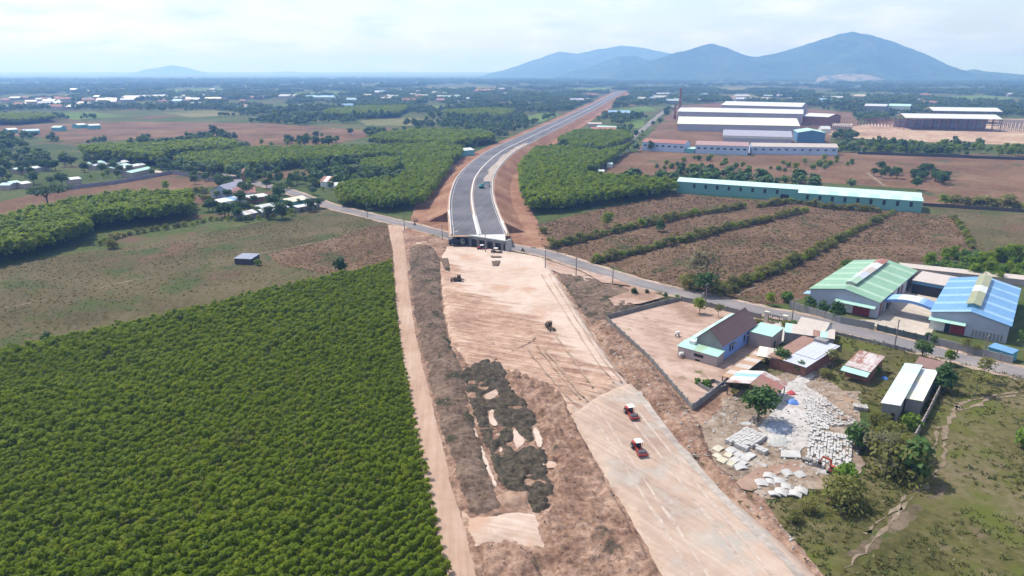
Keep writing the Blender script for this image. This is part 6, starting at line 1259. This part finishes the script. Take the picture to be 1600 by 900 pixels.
M_t1 = leafmat('stubble_leaf', [(.11, .075, .048), (.17, .115, .075), (.23, .165, .11)], .2); M_t2 = leafmat('weed_leaf', [(.045, .06, .016), (.07, .09, .022), (.10, .115, .035)], .25); M_t3 = leafmat('grass_leaf', [(.09, .085, .035), (.13, .125, .045), (.18, .16, .08)], .25)
TU1 = [tuft_mesh('stubble', M_t1, 9, .5, .4, 1), tuft_mesh('stubble', M_t1, 7, .4, .3, 2), tuft_mesh('weed', M_t2, 8, .45, .35, 3)]
TU2 = [tuft_mesh('weed', M_t2, 9, .4, .45, 5), tuft_mesh('weed', M_t2, 7, .3, .35, 6), tuft_mesh('grass', M_t3, 9, .4, .35, 7), tuft_mesh('grass', M_t3, 8, .5, .3, 8)]
def tufts(name, poly, dens, protos, seed, z, smin, smax, thr=0, nsc=8, avoid=()):
    p = rand_in(poly, dens, seed)
    if thr: p = p[fbm(p[:, 0], p[:, 1], nsc * 2.5, 4, seed) + np.random.default_rng(seed).normal(0, .11, len(p)) > thr]
    for q in avoid: p = p[~inpoly(p[:, 0], p[:, 1], q)]
    n = len(p); scatter(name, np.c_[p, np.full(n, z)], np.random.default_rng(seed).uniform(smin, smax, n), protos, seed)
tufts('stubble', F_BROWN, .55, TU1, 41, .05, .45, 1.05, .36, 6); tufts('stubble', F_STUB_L, .40, [TU1[0], TU1[1]], 42, .08, .4, .9, .38, 6); tufts('weeds', F_OLIVE, .30, [TU2[2], TU2[3], TU2[2], TU2[1]], 43, .05, .4, .9, .42, 9); tufts('weeds', F_OLIVE_R, .2, [TU2[2], TU2[3]], 44, .05, .4, .9, .42)
TRK = [offs([(x, y, 0) for x, y in smooth_line(W2(l), 6)], o)[:] for l in ([(1600, 616), (1525, 632), (1490, 648), (1475, 700), (1465, 735), (1400, 808), (1320, 890)],) for o in (1.6,)]
trk = [tuple(p[:2]) for p in TRK[0]] + [tuple(p[:2]) for p in offs([(x, y, 0) for x, y in smooth_line(W2([(1600, 616), (1525, 632), (1490, 648), (1475, 700), (1465, 735), (1400, 808), (1320, 890)]), 6)], -1.6)][::-1]
tufts('weeds', MEAD, 1.3, TU2, 45, .10, .5, 1.25, .44, 5, (trk, W2([(1475, 735), (1440, 775), (1345, 850), (1290, 880), (1300, 905), (1420, 845), (1530, 780)])))
tufts('weeds', LOT, .9, TU2, 46, .08, .5, 1.2, .42, 4, (W2(YARD), W2(COMP)))
tufts('weeds', SCRUB, .6, TU2, 47, .5, .5, 1.1, .5, 4); tufts('weeds', RUBBLE, .25, TU2, 48, .5, .5, 1.1, .52, 4)
def clod_mesh(name, mat, seed):
    bm = bmesh.new(); bmesh.ops.create_icosphere(bm, subdivisions=1, radius=.5); rr = random.Random(seed)
    for v in bm.verts: v.co *= rr.uniform(.7, 1.2); v.co.z *= .7
    me = bpy.data.meshes.new(name); bm.to_mesh(me); bm.free(); me.materials.append(mat); return loose(me)
CL1 = [clod_mesh('clod', m_earth, 1), clod_mesh('clod', m_spoil, 2), clod_mesh('clod', m_earth, 3)]; CL2 = [clod_mesh('clod', m_dark, 4), clod_mesh('clod', m_dark, 5)]; CL3 = [clod_mesh('rubble', C_mid, 6), clod_mesh('rubble', m_earth, 7), clod_mesh('rubble', C_pale, 8)]
from mathutils.bvhtree import BVHTree
def drape(p, names):
    """heights of the worksite surfaces under points"""
    z = np.full(len(p), .05)
    for o in list(COL.objects):
        if o.name.split('.')[0] in names and o.type == 'MESH':
            me = o.data; t = BVHTree.FromPolygons([v.co[:] for v in me.vertices], [q.vertices[:] for q in me.polygons])
            for i, (x, y) in enumerate(p):
                h_ = t.ray_cast(Vector((x, y, 30)), Vector((0, 0, -1)))
                if h_[0] is not None: z[i] = max(z[i], h_[0].z)
    return z
def clods(name, poly, dens, protos, seed, names, smin=.1, smax=.38):
    p = rand_in(poly, dens, seed); n = len(p); s = smin + (smax - smin) * np.random.default_rng(seed).uniform(0, 1, n) ** 3; z = drape(p, names); scatter(name, np.c_[p, z + s * .12], s, protos, seed, .4)
clods('earth_clods', BROWN, 1.0, CL1, 51, ('earth_heap', 'loose_earth')); clods('earth_clods', SPOIL, 1.3, CL1, 52, ('spoil_bank',)); clods('earth_clods', DARK, 1.2, CL2, 53, ('topsoil_heap',), .1, .35); clods('rubble', RUBBLE, .9, CL3, 54, ('rubble_bank',), .12, .7); clods('earth_clods', REDM, 1.5, CL1, 55, ('earth_mound',)); clods('rubble', YARD, 1.3, CL3, 56, ('yard_ground',), .1, .75)
# ------------------------------------------------------------------ air
def haze():
    bm = MB(); bm.box((0, 9500, 217), (50000, 31000, 436)); m = bpy.data.materials.new('haze_air'); m.use_nodes = True; t = m.node_tree; t.nodes.clear()
    o = t.nodes.new('ShaderNodeOutputMaterial'); v = t.nodes.new('ShaderNodeVolumePrincipled')
    v.inputs['Color'].default_value = HAZE_COL; v.inputs['Density'].default_value = HAZE_D; v.inputs['Anisotropy'].default_value = 0.25
    v.inputs['Absorption Color'].default_value = (.72, .72, .72, 1)
    t.links.new(v.outputs[0], o.inputs['Volume']); ob = bm.build('haze', m); tag(ob, kind='stuff')
HAZE_COL = (.235, .455, 1.0, 1); HAZE_D = 2.0e-4
haze()
